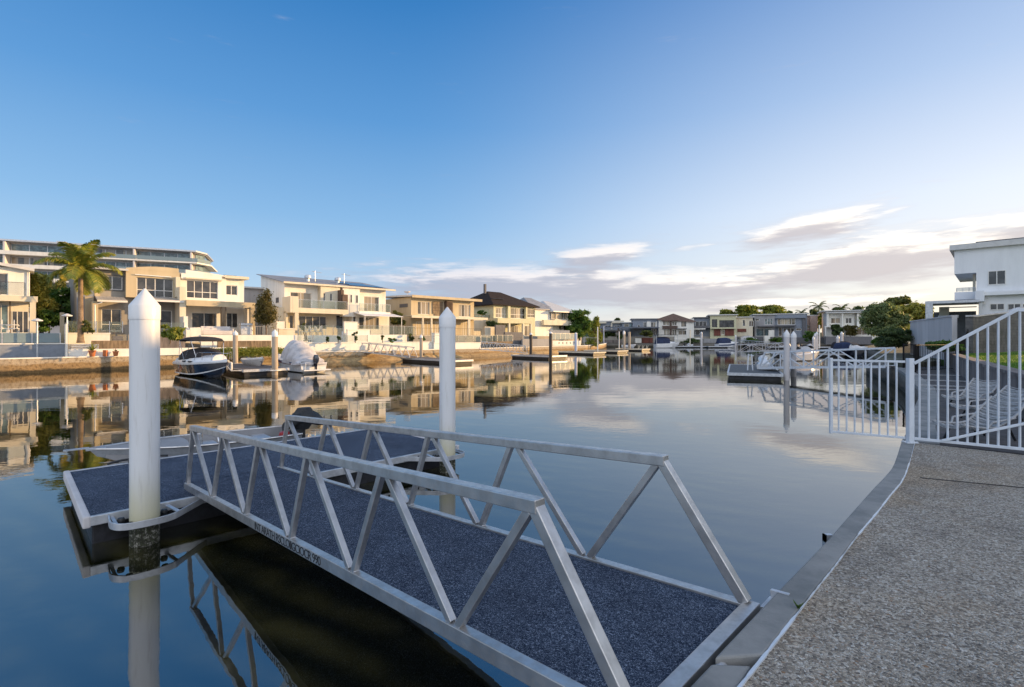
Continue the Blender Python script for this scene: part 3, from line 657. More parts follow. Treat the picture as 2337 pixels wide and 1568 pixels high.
def pile_guide(cx, sgn):
    pts = [(-.34, -.02), (-.36, -.30), (-.345, -.42), (-.29, -.52), (-.18, -.585), (0, -.60), (.17, -.585), (.28, -.54), (.36, -.47), (.80, .0)]
    b = MB(); band(b, densify([(cx+sgn*x, y) for x, y in pts], 3), .085, .018*sgn, PZ-.088)
    b.bar((cx+sgn*.30, -.02, PZ-.03), (cx+sgn*.36, -.44, PZ-.03), .05, .02); b.bar((cx-sgn*.30, -.02, PZ-.04), (cx-sgn*.30, -.46, PZ-.04), .04, .02)
    b.build('pile_guide', 'aluflat', po, bevel=.004)
    for (x, y) in ((-.2, -.2), (.2, -.2), (.16, -.5), (-.16, -.5)): MB().lathe([(.035, -.03), (.045, 0), (.035, .03)], (cx+x*1.15, y-.02, PZ-.05), 12).build('roller', 'rubber', po, True)
pile_guide(.56, 1); pile_guide(5.46, -1)
def pile(loc, r, top, cone, caph, label, mat='pile', capmat='capw', group=None, z0=-2.5, n=40):
    e = empty('mooring_pile', label, 'mooring pile', loc, 0, group)
    MB().lathe([(r, z0), (r, -.2), (r, .1), (r, top-cone-caph*.5)], n=n).build('post', mat, e, True)
    MB().lathe([(r*.9, top-cone-caph), (r*1.045, top-cone-caph), (r*1.05, top-cone-caph+.02), (r*1.05, top-cone-.01), (r*1.02, top-cone), (.012, top)], n=n).build('cap', capmat, e, True)
    return e
pile(PF.w(.56, -.34), .163, 3.28, .215, .185, 'big white pile with pointed cap, leftmost, at the front corner of the near pontoon', z0=-2.5)
pile(PF.w(5.46, -.34), .158, 3.25, .195, .21, 'tall white pile with pointed cap at the right end of the near pontoon')
cl = MB(); cl.tube([(.55, PW-.06, PZ+.05), (.75, PW-.03, PZ+.075), (1.25, PW-.03, PZ+.075), (1.45, PW-.06, PZ+.05)], .02, 8); cl.box(.85, 1.15, PW-.07, PW+.0, PZ+.01, PZ+.07)
cl.build('cleat', 'rubber', po)
# ---- boats
def hull_secs(L, B, zk, zc, zg, sheer=.25, n=16, full=.55, sq=1.):
    out = []
    for i in range(n+1):
        s = i/n; hb = B/2*(1-max(0, (s-full)/(1-full))**2.2)*(.92+.08*min(1, s*4)); hb = max(hb, .012)
        g_ = zg+sheer*s*s; kz = zk+(zg+sheer*.6-zk)*max(0, (s-.72)/.28)**2.4; cz = zc+(g_-zc)*max(0, (s-.45)/.55)**2*.62
        x = L*s; rk = .12*L*max(0, s-.8)/.2*sq
        c = hb*.86*(1-.5*max(0, s-.5))
        out.append([(x+rk*.5, -hb, g_), (x+rk*.2, -c, cz), (x, 0, kz), (x+rk*.2, c, cz), (x+rk*.5, hb, g_)])
    return out
def boat_shell(mb, secs, wall=.06, floor=.35):
    mb.loft(secs, caps=False)
    mb.add(secs[0], [(4, 3, 2, 1, 0)])
    inn = []
    for s in secs[:-1]:
        g_ = s[0][2]; hb = max(.004, s[4][1]-wall); z = s[2][2]+(g_-s[2][2])*floor
        inn.append([(s[0][0], -hb, g_), (s[0][0], -hb*.93, z), (s[0][0], hb*.93, z), (s[0][0], hb, g_)])
    return inn
def outboard(par, x, z, sc=1., cover=None, tilt=-.4):
    e = MB(); prof = []
    secs = []
    for i in range(7):
        t = i/6; w_ = .16*sc*math.sin(PI*(.12+.80*t))**.5; d = .25*sc*math.sin(PI*(.15+.7*t))**.6; zz = z+.1*sc+t*.5*sc
        secs.append([(x-.18*sc+d*math.cos(a)-.05*t, w_*math.sin(a), zz) for a in [2*PI*k/12 for k in range(12)]])
    e.loft(secs, closed=True); e.box(x-.24*sc, x-.10*sc, -.05*sc, .05*sc, z-.55*sc, z+.15*sc); e.box(x-.42*sc, x-.08*sc, -.02, .02, z-.58*sc, z-.52*sc)
    e.lathe([(.02, 0), (.05, .03), (.03, .16)], (x-.2*sc, 0, z-.75*sc), 10); e.box(x-.14*sc, x+.06, -.1*sc, .1*sc, z-.08, z+.12*sc)
    return e.build('outboard_motor', cover or 'rubber', par, True)
# tinny behind the pontoon
bo = PF.w(4.15, 4.05); tn = empty('dinghy', 'small open silver dinghy with covered outboard tied behind the near pontoon', 'dinghy', bo, PF.a+PI-R(2.5))
sc_ = hull_secs(3.55, 1.5, -.12, .10, .42, .10, 18, .5); b = MB(); inn = boat_shell(b, sc_)
b.build('hull', 'aluflat', tn, True); ib = MB(); ib.loft(inn, caps=False); ib.add(inn[0], [(0, 1, 2, 3)]); ib.build('interior', 'grey', tn)
m = MB(); m.tube([s[0] for s in sc_], .024, 8); m.tube([s[4] for s in sc_], .024, 8); m.build('gunwale', 'alu', tn, True)
fd = MB(); fsec = [[(s[0][0], -s[4][1]*.97, s[0][2]-.015), (s[0][0], 0, s[0][2]+.03), (s[0][0], s[4][1]*.97, s[0][2]-.015)] for s in sc_[11:]]
fd.loft(fsec, caps=False); fd.build('foredeck', 'grey', tn, True)
m = MB(); m.box(1.55, 1.85, -.66, .66, .26, .30); m.box(.45, .75, -.66, .66, .26, .30); m.build('thwart', 'aluflat', tn)
m = MB(); m.tube([(2.0, .58, .42), (2.0, .56, .66), (1.95, .40, .70), (1.7, .40, .70), (1.66, .5, .45)], .022, 8); m.build('grab_rail', 'steel', tn, True)
m = MB(); m.box(3.75, 4.12, -.05, .05, .53, .55); m.box(3.5, 3.8, -.1, .1, .50, .53); m.build('bow_roller', 'aluflat', tn)
m = MB(); m.lathe([(.02, -.13), (.11, -.1), (.13, 0), (.11, .1), (.02, .13)], (.3, .40, .36), 14); m.build('fuel_tank', 'red', tn, True)
outboard(tn, -.05, .30, 1.05)
cv2 = MB(); secs = []
for i in range(9):
    t = i/8; r_ = .24*math.sin(PI*(.1+.8*t))**.7; x = -.75+.95*t; z = .40+.30*math.sin(PI*(.15+.75*t))
    secs.append([(x, r_*math.cos(a)*.95, z+r_*.75*math.sin(a)+(.035*math.sin(5*a+i))) for a in [2*PI*k/14 for k in range(14)]])
cv2.loft(secs, closed=True).build('motor_cover', 'rubber', tn, True)
# weed by the joint
m = MB(); rr = random.Random(2); p = at(1822, 1388, K)
for i in range(26):
    a = rr.uniform(0, 6.28); l = rr.uniform(.02, .055); d = Vector((math.cos(a)*l*.6, math.sin(a)*l*.6, l*.8)); s_ = Vector((-math.sin(a), math.cos(a), 0))*.006
    m.add([p-s_, p+s_, p+d*.6+s_*1.3, p+d, p+d*.6-s_*1.3], [(0, 1, 2, 3, 4)])
m.build('weed', 'green', label='tiny green weed growing in the joint beside the coping', cat='weed')
m = MB(); p = at(1893, 1222, .95); m.box(p.x-.05, p.x+.02, p.y-.02, p.y+.02, .90, .96); m.box(p.x-.05, p.x-.035, p.y-.02, p.y+.02, .80, .96); m.build('bracket', 'aluflat', label='small metal bracket fixed to the outer face of the coping', cat='bracket')
# ---- white gate and fence
P0 = Vector((6.28, 7.95, 0)); Pg = Vector((5.38, 8.50, 0)); Pr = Vector((7.28, 7.17, 0)); dF = (Pr-P0).normalized()
gp = empty('gate', 'white open gate panel hanging out over the water beside the white fence post', 'gate', (0, 0, 0))
dg = (Pg-P0); Lg = dg.length; dg.normalize(); z0, z1 = 1.05, 2.265
def at2(p, z): return Vector((p.x, p.y, z))
ga = P0+dg*.06
m = MB(); m.bar(at2(Pg, z0-.02), at2(Pg, z1+.04), .045, .045, (0, 1, 0)); m.build('post', 'gatewhite', gp, bevel=.004)
for z in (z0+.01, z1): MB().bar(at2(ga, z), at2(Pg-dg*.02, z), .03, .035).build('rail', 'gatewhite', gp, bevel=.003)
for i in range(8):
    p = ga.lerp(Pg, (i+1)/9); MB().bar(at2(p, z0+.02), at2(p, z1-.015), .020, .020, (0, 1, 0)).build('baluster', 'gatewhite', gp)
fe = empty('fence', 'white metal fence rising in a slope from the gate post to the right edge', 'fence', (0, 0, 0))
MB().box(-.04, .04, -.04, .04, K, 2.32).build('post', 'gatewhite', fe, bevel=.005).location = P0
m = MB(); m.box(-.09, .09, -.07, .07, K, K+.012); [m.lathe([(.012, K+.012), (.012, K+.024)], (x, y, 0), 6) for x in (-.07, .07) for y in (-.05, .05)]
m.build('base_plate', 'gatewhite', fe).location = P0
s_end = (Pr-P0).length*1.0; T0 = P0+dF*.05; top = P0+dF*(s_end*.955); far_ = P0+dF*3.6
MB().bar(at2(T0, 2.24), at2(top, 3.05), .04, .045).build('rail', 'gatewhite', fe, bevel=.004)
MB().bar(at2(top, 3.04), at2(far_, 3.05), .04, .045).build('rail', 'gatewhite', fe, bevel=.004)
MB().bar(at2(T0, 1.06), at2(far_, 1.06), .035, .04).build('rail', 'gatewhite', fe, bevel=.004)
b0, b1 = P0+dF*(s_end*.30), P0+dF*(s_end*1.05); MB().bar(at2(b0, 1.075)+Vector((-.02, -.03, 0)), at2(b1+dF*1.2, 1.93)+Vector((-.02, -.03, 0)), .035, .035).build('brace', 'gatewhite', fe, bevel=.004)
s = .115; i = 0
while s < 3.5:
    p = P0+dF*s; zt = 2.24+(3.05-2.24)*min(1, (s-.05)/(s_end*.955-.05)); MB().bar(at2(p, 1.075), at2(p, zt-.01), .021, .021, (0, 1, 0)).build('baluster', 'gatewhite', fe); s += .1115
# ---- white wicker loungers behind the fence
def chair(loc, rz, label):
    e = empty('lounge_chair', label, 'lounge chair', loc, rz, 'white wicker lounge chairs'); e.scale = (.8, .8, .8)
    def shell_(w, sec):
        m = MB(); P = densify(sec, 4); rows = []
        for i, (y, z) in enumerate(P):
            hw = w*(1-.25*abs(i/len(P)-.5)); top_ = [(x*hw, y, z+.07*x*x+.006*math.sin(i*2.1+x*9)) for x in np.linspace(-1, 1, 9)]; rows.append(top_+[(a, b, c_-.03) for a, b, c_ in top_[::-1]])
        for i in range(0, len(rows)-1): m.loft([rows[i], [tuple(Vector(a).lerp(Vector(b), .5)) for a, b in zip(rows[i], rows[i+1])]], closed=True)
        for i in range(0, len(P), 2): y, z = P[i]; hw = w*(1-.25*abs(i/len(P)-.5)); m.tube([(x*hw*1.02, y, z+.07*x*x+.015) for x in np.linspace(-1, 1, 7)], .013, 5)
        for sx in (-1, 1): m.tube([(sx*w*(1-.25*abs(i/len(P)-.5)), y, z+.08) for i, (y, z) in enumerate(P)], .024, 6)
        return m
    shell_(.33, [(-.85, .30), (-.5, .24), (-.1, .22), (.15, .26)]).build('seat', 'wire', e, True)
    shell_(.35, [(.14, .27), (.38, .40), (.62, .58), (.80, .76)]).build('backrest', 'wire', e, True)
    for sx, sy in ((-1, -1), (1, -1), (-1, 1), (1, 1)): MB().bar((sx*.24, sy*.45, .24), (sx*.28, sy*.55, 0), .03, .03).build('leg', 'blackm', e)
    for sx in (-1, 1): MB().tube([(sx*.33, -.3, .26), (sx*.37, -.2, .42), (sx*.37, .2, .46), (sx*.34, .45, .48)], .022, 6).build('armrest', 'wire', e, True)
for u, v, rz, lb in ((2235, 1003, -1.35, 'low white wicker lounger nearest the fence, behind its slanting lower bar'), (2262, 957, -1.5, 'low white wicker lounger in the middle, beside the retaining wall'),
                     (2215, 930, -1.2, 'low white wicker lounger farthest from the fence on the dark terrace')): chair(at(u, v, .955), rz, lb)
# ---- black fence
def picket_fence(pts, h, label, name='fence', mat='blackm', gap=.13, n0=0, posts=True):
    e = empty(name, label, 'fence', (0, 0, 0)); P = [Vector(p) for p in pts]
    for i in range(len(P)-1):
        a, b = P[i], P[i+1]; H_ = Vector((0, 0, h)); L = (b-a).length
        MB().bar(a+H_, b+H_, .035, .03).build('rail', mat, e); MB().bar(a+Vector((0, 0, .1)), b+Vector((0, 0, .1)), .035, .03).build('rail', mat, e)
        k = int(L/gap)
        for j in range(1, k): p = a.lerp(b, j/k); MB().bar(p+Vector((0, 0, .1)), p+H_, .016, .016, (0, 1, 0)).build('picket', mat, e)
    for p in P: MB().bar(p, p+Vector((0, 0, h+.04)), .06, .06, (0, 1, 0)).build('post', mat, e)
    return e
picket_fence([at(2087, 850, .96), (20.9, 25.9, .97), (21.6, 27.8, .97)], 1.3, 'black picket fence along the seawall edge toward the far gangway')
picket_fence([at(2089, 850, .96), at(2183, 845, .96)+Vector((0, 0, 0)), Vector((26.4, 29.2, 1.75))], 1.32, 'black picket fence crossing the terrace and climbing to the block wall', gap=.15)
# ---- block wall and rendered wall
BW = Frame(27.5, 30.0, math.atan2(7, 10.6))
m = MB(); Lw = 30; m.add([(0, 0, 1.5), (Lw, 0, 1.5), (Lw, .22, 1.5), (0, .22, 1.5), (0, 0, 3.85), (8, 0, 4.35), (11, 0, 4.75), (Lw, 0, 4.8), (0, .22, 3.85), (8, .22, 4.35), (11, .22, 4.75), (Lw, .22, 4.8)],
      [(0, 1, 7, 6, 5, 4), (3, 8, 9, 10, 11, 2), (4, 5, 9, 8), (5, 6, 10, 9), (6, 7, 11, 10), (0, 4, 8, 3)])
bw = m.build('block_wall', 'block', fr=BW, label='tall grey concrete block wall at the back of the lawn', cat='wall')
MB().box(-.35, .25, -.06, .3, 1.5, 3.88).build('pillar', 'block', bw)
m = MB(); m.loft([[(x, -.05, z), (x, .28, z), (x, .28, z+.09), (x, -.05, z+.09)] for x, z in ((-.4, 3.88), (.3, 3.87), (8, 4.352), (9.5, 4.6), (11, 4.752), (30, 4.802))], closed=True); m.build('coping', 'lav', bw)
wall_path('rendered_wall', [(27.3, 30.9), (33.5, 42)], 1.2, 3.93, .25, 'lav', 'lav', .3, label='smooth grey-white rendered wall beside the pillar of the block wall', cat='wall')
# ================================================================ HOUSES, LEFT BANK (fronts follow the canal)
GZ = 2.9
def part(par, name, mat, *boxes, bevel=0):
    m = MB()
    for b in boxes: m.box(*b)
    return m.build(name, mat, par, bevel=bevel)
def slab_roof(par, x0, x1, y0, y1, z, th=.22, slope=0., mat='roofw', name='roof'):
    "flat or monopitch sheet; slope = rise per metre towards y1"
    h = (y1-y0)*slope; return MB().xprism([(y0, z), (y1, z+h), (y1, z+h+th), (y0, z+th)], x0, x1).build(name, mat, par)
def hip(par, x0, x1, y0, y1, z, h, mat, ov=.5, ridge=.4, name='roof'):
    x0 -= ov; x1 += ov; y0 -= ov; y1 += ov; my = (y0+y1)/2; a = (y1-y0)/2; m = MB(); rx0, rx1 = x0+a*ridge*1.6, x1-a*ridge*1.6
    if rx1 < rx0: rx0 = rx1 = (x0+x1)/2
    v = [(x0, y0, z), (x1, y0, z), (x1, y1, z), (x0, y1, z), (rx0, my, z+h), (rx1, my, z+h), (x0, y0, z-.18), (x1, y0, z-.18), (x1, y1, z-.18), (x0, y1, z-.18)]
    m.add(v, [(0, 1, 5, 4), (1, 2, 5), (2, 3, 4, 5), (3, 0, 4), (6, 7, 1, 0), (7, 8, 2, 1), (8, 9, 3, 2), (9, 6, 0, 3), (9, 8, 7, 6)])
    return m.build(name, mat, par)
def block(par, mat, x0, x1, y0, y1, z0, z1, holes=(), name='wall', lholes=()):
    m = MB(); x0, x1 = min(x0, x1), max(x0, x1); m.front(x0, x1, z0, z1, y0, holes); m.shell(x0, x1, y0, y1, z0, z1); return m.build(name, mat, par)
def hs(fr, holes, t): return [fr.rect(*h[:4], t=t) for h in holes]
def win_all(par, fr, lst, t, **kw):
    "lst: (x0,y0,x1,y1,cols,rows,pane)"
    for h in lst:
        r = fr.rect(*h[:4], t=t); window(par, r, t, cols=h[4] if len(h) > 4 else 2, rows=h[5] if len(h) > 5 else 1, pm=h[6] if len(h) > 6 else 'pane', **kw)

# --- house 1: white, cut by the left edge of the picture
f1 = Frame(-41.1, 42.86, crop=1); h1 = empty('house', 'white two-storey house with balcony, cut off by the left edge', 'house', f1.O, f1.a)
xr = f1.px(262, 400)[0]; ze = f1.px(262, 395)[1]; up1 = [(-75, 430, 75, 632, 1)]
block(h1, 'white', xr-15, xr, 0, 10, GZ, ze, hs(f1, up1, 0)); win_all(h1, f1, up1, 0, name='sliding_door')
m = MB(); m.add([(xr-15, -.5, ze+.1), (xr-7.5, -.5, ze+1.25), (xr+.35, -.5, ze-.02), (xr-15, 10.3, ze+.1), (xr-7.5, 10.3, ze+1.25), (xr+.35, 10.3, ze-.02),
                 (xr-15, -.5, ze-.15), (xr-7.5, -.5, ze+1.0), (xr+.35, -.5, ze-.25), (xr-15, 10.3, ze-.15), (xr-7.5, 10.3, ze+1.0), (xr+.35, 10.3, ze-.25)],
                [(0, 1, 4, 3), (1, 2, 5, 4), (6, 7, 1, 0), (7, 8, 2, 1), (8, 11, 5, 2), (9, 10, 7, 6), (10, 11, 8, 7)]); m.build('roof', 'roofw', h1)
t1 = -2.6; a, zb = f1.px(345, 650, t1); _, zs = f1.px(345, 700, t1)
part(h1, 'balcony', 'cream', (a-16, a, t1, 0, zs, zb))
r = f1.rect(228, 540, 78, 638, t1+.4); balustrade(h1, r[0], r[1]-6, zb, r[3]+.1, t1+.3, 5, rail='dframe', glass='glass')
c0, c1 = f1.px(272, 700, t1)[0], f1.px(328, 700, t1)[0]; part(h1, 'column', 'cream', (c0, c1, t1+.02, t1+.7, GZ, zs))
c0, c1 = f1.px(82, 700, t1)[0], f1.px(98, 700, t1)[0]; part(h1, 'column', 'timber', (c0, c1, t1+.5, t1+.75, GZ, zs))
window(h1, f1.rect(-60, 720, 80, 985, -.15), -.3, 2, 1, pm='panet', name='glass_door'); window(h1, f1.rect(105, 780, 262, 985, -.15), -.3, 3, 1, name='glass_door')
m = MB(); x = f1.px(265, 420, -.1)[0]; m.tube([(x, -.12, ze-.1), (x, -.12, zb+.05)], .05, 8); m.build('downpipe', 'frame', h1, True)
# --- apartment block far behind
ab = Frame(-84.5, 134, math.atan2(1, 2.2)); ea = empty('apartment_building', 'long pale apartment block with stacked balconies standing behind the left houses', 'building', ab.O, ab.a)
zt = 25.6; fh = 3.1
part(ea, 'wall', 'lav', (-95, 0, 1.6, 16, 2, zt-.3))
for k in range(7):
    z = zt-k*fh; sx = 3.0 if k else 0
    if k == 0:
        m = MB(); m.prism([(-96, -.9), (.5, -.9), (2.6, 3.2), (2.6, 17), (-96, 17)], z-.35, z+.05); m.build('roof', 'aluflat', ea)
        m = MB(); m.prism([(-96, .4), (.2, .4), (2.2, 3.6), (2.2, 17), (-96, 17)], z-.6, z-.35); m.build('soffit', 'grey', ea)
        part(ea, 'vent', 'aluflat', (-30, -29, 6, 7, z, z+1.1), (-30.4, -28.6, 5.7, 7.3, z+1.1, z+1.3)); continue
    m = MB(); m.prism([(-96, -1.4), (.8, -1.4), (3.6, 3.2), (3.6, 17), (-96, 17)], z-.35, z); m.build('floor_slab', 'white', ea)
    m = MB(); m.prism([(-96, -1.55), (-24-3*(k % 2), -1.55), (-24-3*(k % 2), -1.35), (-96, -1.35)], z-.45, z+.45); m.build('parapet', 'white', ea)
    P_ = [(-24, -1.3, z), (.9, -1.3, z), (3.4, 3.2, z)]
    for (p, q_) in zip(P_, P_[1:]):
        mm = MB(); mm.bar(Vector(p)+Vector((0, 0, .55)), Vector(q_)+Vector((0, 0, .55)), .04, .95); mm.build('balcony_glass', 'glassf', ea)
    for i, (x0, x1) in enumerate(((-95, -80), (-79.4, -66), (-65.4, -52), (-51.4, -38), (-37.4, -24), (-23.6, -13), (-12.8, -1.0))):
        window(ea, (x0, x1, z, z+fh-.6), 1.35, 5 if i % 2 else 4, 1, fm='aluflat', pm='panet' if (i+k) % 3 else 'panec', fw=.14)
    m = MB(); m.prism([(.1, 1.6), (1.9, 4.0), (1.9, 16), (.1, 16)], z, z+fh-.4); m.build('corner_room', 'panet', ea)
for x in (-79.7, -65.7, -51.7, -37.7, -23.8, -12.9, -.6): part(ea, 'fin_wall', 'lav', (x-.18, x+.18, -1.2, 1.6, 2, zt-.55))
# --- house 2: wide beige and white duplex
f2 = Frame(-38.9, 45, crop=1); h2 = empty('duplex_house', 'wide beige and white duplex with curved parapet behind the palm tree', 'house', f2.O, f2.a)
X = lambda x, t=0, y=500: f2.px(x, y, t)[0]
Z = lambda x, y, t=0: f2.px(x, y, t)[1]
ze = Z(840, 400); x1, x2, x3, x4 = X(860), X(1160), X(1640), X(2228)
wl = [(930, 458, 1118, 582, 2)]; gl = [(925, 760, 1110, 965, 2, 1), (1425, 775, 1570, 985, 1, 1)]
block(h2, 'taupe', X(700), x3, 0, 10.5, GZ, ze-.05, hs(f2, wl+gl, 0)); win_all(h2, f2, wl, 0, fm='frame'); win_all(h2, f2, gl, 0, name='glass_door', rowat=[.3])
r = f2.rect(*wl[0][:4]); m = MB(); [m.box(*b) for b in ((r[0]-.12, r[1]+.12, -.05, .0, r[3], r[3]+.12), (r[0]-.12, r[1]+.12, -.05, .0, r[2]-.12, r[2]), (r[0]-.12, r[0], -.05, 0, r[2], r[3]), (r[1], r[1]+.12, -.05, 0, r[2], r[3]))]; m.build('window_surround', 'dframe', h2)
part(h2, 'side_wall', 'bluegrey', (X(700), X(858), -.06, -.003, GZ, ze-.06)); part(h2, 'pilaster', 'beige', (X(862), X(912), -.10, -.003, Z(880, 650), ze-.07))
part(h2, 'lower_wall', 'tan', (X(770), X(850), -.55, -.004, GZ, Z(840, 655)))
part(h2, 'lower_wall', 'beige', (X(866), X(1640), -.03, -.002, GZ, GZ+.02))
slab_roof(h2, X(700)-.2, x2, -.8, 10.8, ze, .18, .0)
# curved panel
tp = -.6; wp = [(1248, 472, 1580, 648, 4, 1)]
pr = hs(f2, wp, tp); m = MB(); xa, xb = X(1150, tp), X(1640, tp); zb = Z(1160, 655, tp)
m.front(xa, xb, zb, Z(1160, 395, tp), tp, pr, .3); m.shell(xa, xb, tp, 2, zb, Z(1160, 395, tp)); m.build('curved_parapet', 'beige', h2)
m = MB(); N = 14; top_l, top_m = Z(1150, 388, tp), Z(1400, 374, tp); x_e = X(2060, tp); zr = Z(2060, 460, tp)
def zc(s):   # arc of the parapet top
    return top_l+(top_m-top_l)*math.sin(min(1, s/.35)*PI/2) if s < .35 else top_m-(top_m-zr)*((s-.35)/.65)**1.55
pts = [(xa+(x_e-xa)*i/N, zc(i/N)) for i in range(N+1)]; base = Z(1160, 395, tp)-.02
def parap(name, mat, lo_, hi_, b0):
    m = MB(); pp = [(x, z) for x, z in pts if lo_-.01 <= x <= hi_+.6]; secs = [[(x, tp-.015, b0), (x, tp+.35, b0), (x, tp+.35, z), (x, tp-.015, z)] for x, z in pp]; m.loft(secs, closed=True); m.build(name, mat, h2)
parap('parapet_top', 'beige', xa, xb-.5, base)
win_all(h2, f2, wp, tp+.12, rowat=[.36]); m = MB(); m.tube([(X(1230, tp), tp-.12, Z(1230, 450, tp)), (X(1560, tp), tp-.12, Z(1230, 452, tp))], .05, 8); m.build('awning_roller', 'frame', h2)
# fin wall and white half
part(h2, 'fin_wall', 'cream', (X(1640, -2.2, 600), X(1698, -2.2, 600), -2.2, 0, GZ, Z(1660, 560, -2.2)), (X(1600, -.9), X(1640, -.9), -1.2, 0, Z(1600, 660), Z(1600, 480)))
ww = [(1702, 498, 1990, 662, 4, 1)]; w3 = [(2058, 545, 2168, 635, 2)]; gg = [(1750, 795, 1978, 935, 2, 1), (2068, 798, 2172, 935, 2, 1)]
xA, xB, xC = X(1640), X(2060), X(2228); block(h2, 'white', xA, xB, -.25, 10, GZ, Z(2060, 460)-.05, hs(f2, ww+gg[:1], -.25)); win_all(h2, f2, ww, -.25, rowat=[.36]); win_all(h2, f2, gg[:1], -.25, name='glass_door')
parap('parapet_top', 'white', xb, x_e, Z(2060, 460, tp)-.1)
part(h2, 'parapet_front', 'white', (xA+.02, X(2010), tp-.01, -.26, Z(1700, 492), Z(2010, 470)))
part(h2, 'window_hood', 'cream', (X(1680), X(2012), -.75, -.27, Z(1690, 490), Z(1690, 478)))
block(h2, 'white', xB+.01, xC, 0, 9.5, GZ, Z(2230, 498), hs(f2, w3+gg[1:], 0)); win_all(h2, f2, w3, 0); win_all(h2, f2, gg[1:], 0, name='glass_door')
slab_roof(h2, xB-.2, X(2258), -.6, 10, Z(2230, 498), .28, .01, 'cream'); part(h2, 'solar_panel', 'solar', (X(2070), X(2190), 1.2, 4, Z(2230, 498)+.42, Z(2230, 498)+.5))
# porch roofs
for (a_, b_) in ((850, 1160), (1372, 1672)):
    t = -2.2; x0, zz = f2.px(a_+40, 690, t); x1_ = f2.px(b_, 712, t)[0]; zw = Z(a_+60, 655, 0)
    MB().xprism([(t, zz), (0, zw), (0, zw+.10), (t, zz+.12)], x0, x1_).build('porch_roof', 'roofrib', h2)
    part(h2, 'gutter', 'frame', (x0-.03, x1_+.03, t-.12, t+.003, zz-.06, zz+.1))
part(h2, 'porch_wall', 'beige', (X(848, -2.2), X(900, -2.2), -1.9, 0, GZ, Z(860, 690, -2.2)))
m = MB(); x, z = f2.px(866, 700, -2.4); m.tube([(x+.5, -2.35, z), (x, -2.35, z-.25), (x+.05, -2.4, GZ-.6)], .06, 8); m.build('downpipe', 'frame', h2, True)
tb = -2.6; xa_, zt_ = f2.px(1702, 680, tb); zb_ = Z(1702, 732, tb)
part(h2, 'porch_beam', 'beige', (xa_, X(2332, tb), tb, tb+.35, zb_, zt_), (X(2300, tb), X(2332, tb), tb+.35, 2, zb_, zt_)); part(h2, 'porch_ceiling', 'soffit', (xa_, X(2300, tb), tb+.35, -.26, zb_+.25, zb_+.33))
part(h2, 'column', 'timber', (X(2022, tb), X(2066, tb), tb+.02, tb+.42, GZ, zb_)); part(h2, 'column', 'tan', (X(2288, tb), X(2330, tb), tb+.03, tb+.5, GZ, zb_))
part(h2, 'side_screen', 'white', (X(2225), X(2252), -1.2, 0, GZ, Z(2230, 750)))
m = MB(); x0, zt_ = f2.px(1676, 830, -3.6); m.xprism([(-4.6, GZ-.7), (-2.2, GZ-.7), (-2.2, zt_), (-3.6, zt_), (-3.6, zt_-1.0), (-4.6, zt_-1.3)], x0, x0+.35); m.build('stepped_wall', 'white', fr=f2, label='white stepped garden wall beside the porch of the wide duplex', cat='wall')
m = MB(); m.box(X(1735, -4.6), X(1835, -4.6), -4.6, -4.3, GZ-.7, Z(1780, 935, -4.6)); m.build('garden_wall', 'white', fr=f2, label='short white upright garden wall to the right of the stepped wall', cat='wall')
# --- grey house between
fg = Frame(*aty(2235/4, 700, 66).xy, crop=1); hg = empty('house', 'grey house mostly hidden between the duplex and the white house with vents', 'house', fg.O, fg.a)
zg = fg.px(2260, 575)[1]; block(hg, 'grey', 0, 4.6, 0, 9, GZ, zg); window(hg, fg.rect(2247, 650, 2268, 695), 0, 1); window(hg, fg.rect(2296, 645, 2316, 697), 0, 1)
m = MB(); m.xprism([(-.4, zg), (9, zg+.8), (9, zg+1.0), (-.4, zg+.2)], -.3, 5); m.build('roof', 'roofw', hg)
part(hg, 'upper_wall', 'white', (4.61, 9, -.4, 8, GZ+4, zg+.6))
# --- house 3: cream, monopitch metal roof, two roof vents
f3 = Frame(-28.0, 62, crop=2); h3 = empty('house', 'cream two-storey house with blue-grey metal roof, two roof vents and white awning', 'house', f3.O, f3.a)
X = lambda x, t=0, y=400: f3.px(x, y, t)[0]
Z = lambda x, y, t=0: f3.px(x, y, t)[1]
ze = Z(545, 270); sl = .19; D3 = 8.5
u3 = [(608, 364, 822, 525, 2, 1, 'panec'), (1072, 388, 1100, 458, 1), (1212, 388, 1236, 476, 1), (1268, 394, 1296, 480, 1), (1355, 408, 1506, 560, 2, 1, 'panec')]
g3 = [(1245, 612, 1272, 668, 1), (1305, 618, 1506, 742, 4, 1, 'panec')]
z2 = Z(690, 560, -2.4)
block(h3, 'white', 0, X(1575), 0, D3, z2, ze, hs(f3, u3, 0), name='upper_wall'); win_all(h3, f3, u3, 0, fm='frame')
gw_ = [(598, 600, 642, 738, 1), (695, 605, 975, 742, 4, 1), (1072, 597, 1146, 737, 1, 1)]
block(h3, 'cream', 0, X(1215), .6, D3, GZ, z2-.01, hs(f3, gw_, .6), name='lower_wall'); win_all(h3, f3, gw_, .6, name='glass_door', fw=.08)
block(h3, 'white', X(1216), X(1600), -.3, D3, GZ, z2-.01, hs(f3, g3, -.3), name='lower_wall'); win_all(h3, f3, g3, -.3, name='glass_door')
m = MB(); m.add([(0, 0, ze), (0, D3, ze), (0, D3, ze+D3*sl), (.001, 0, ze)], [(0, 1, 2)]); xr3 = X(1575); m.xprism([(0, ze), (D3, ze), (D3, ze+D3*sl)], .001, xr3-.001); m.build('gable', 'white', h3)
s_ = MB(); s_.xprism([(-1.0, ze-.10), (D3+.4, ze+(D3+.4)*sl-.02+.08), (D3+.4, ze+(D3+.4)*sl+.14), (-1.0, ze+.02)], -.45, xr3+.9); s_.build('roof', 'roofblue', h3)
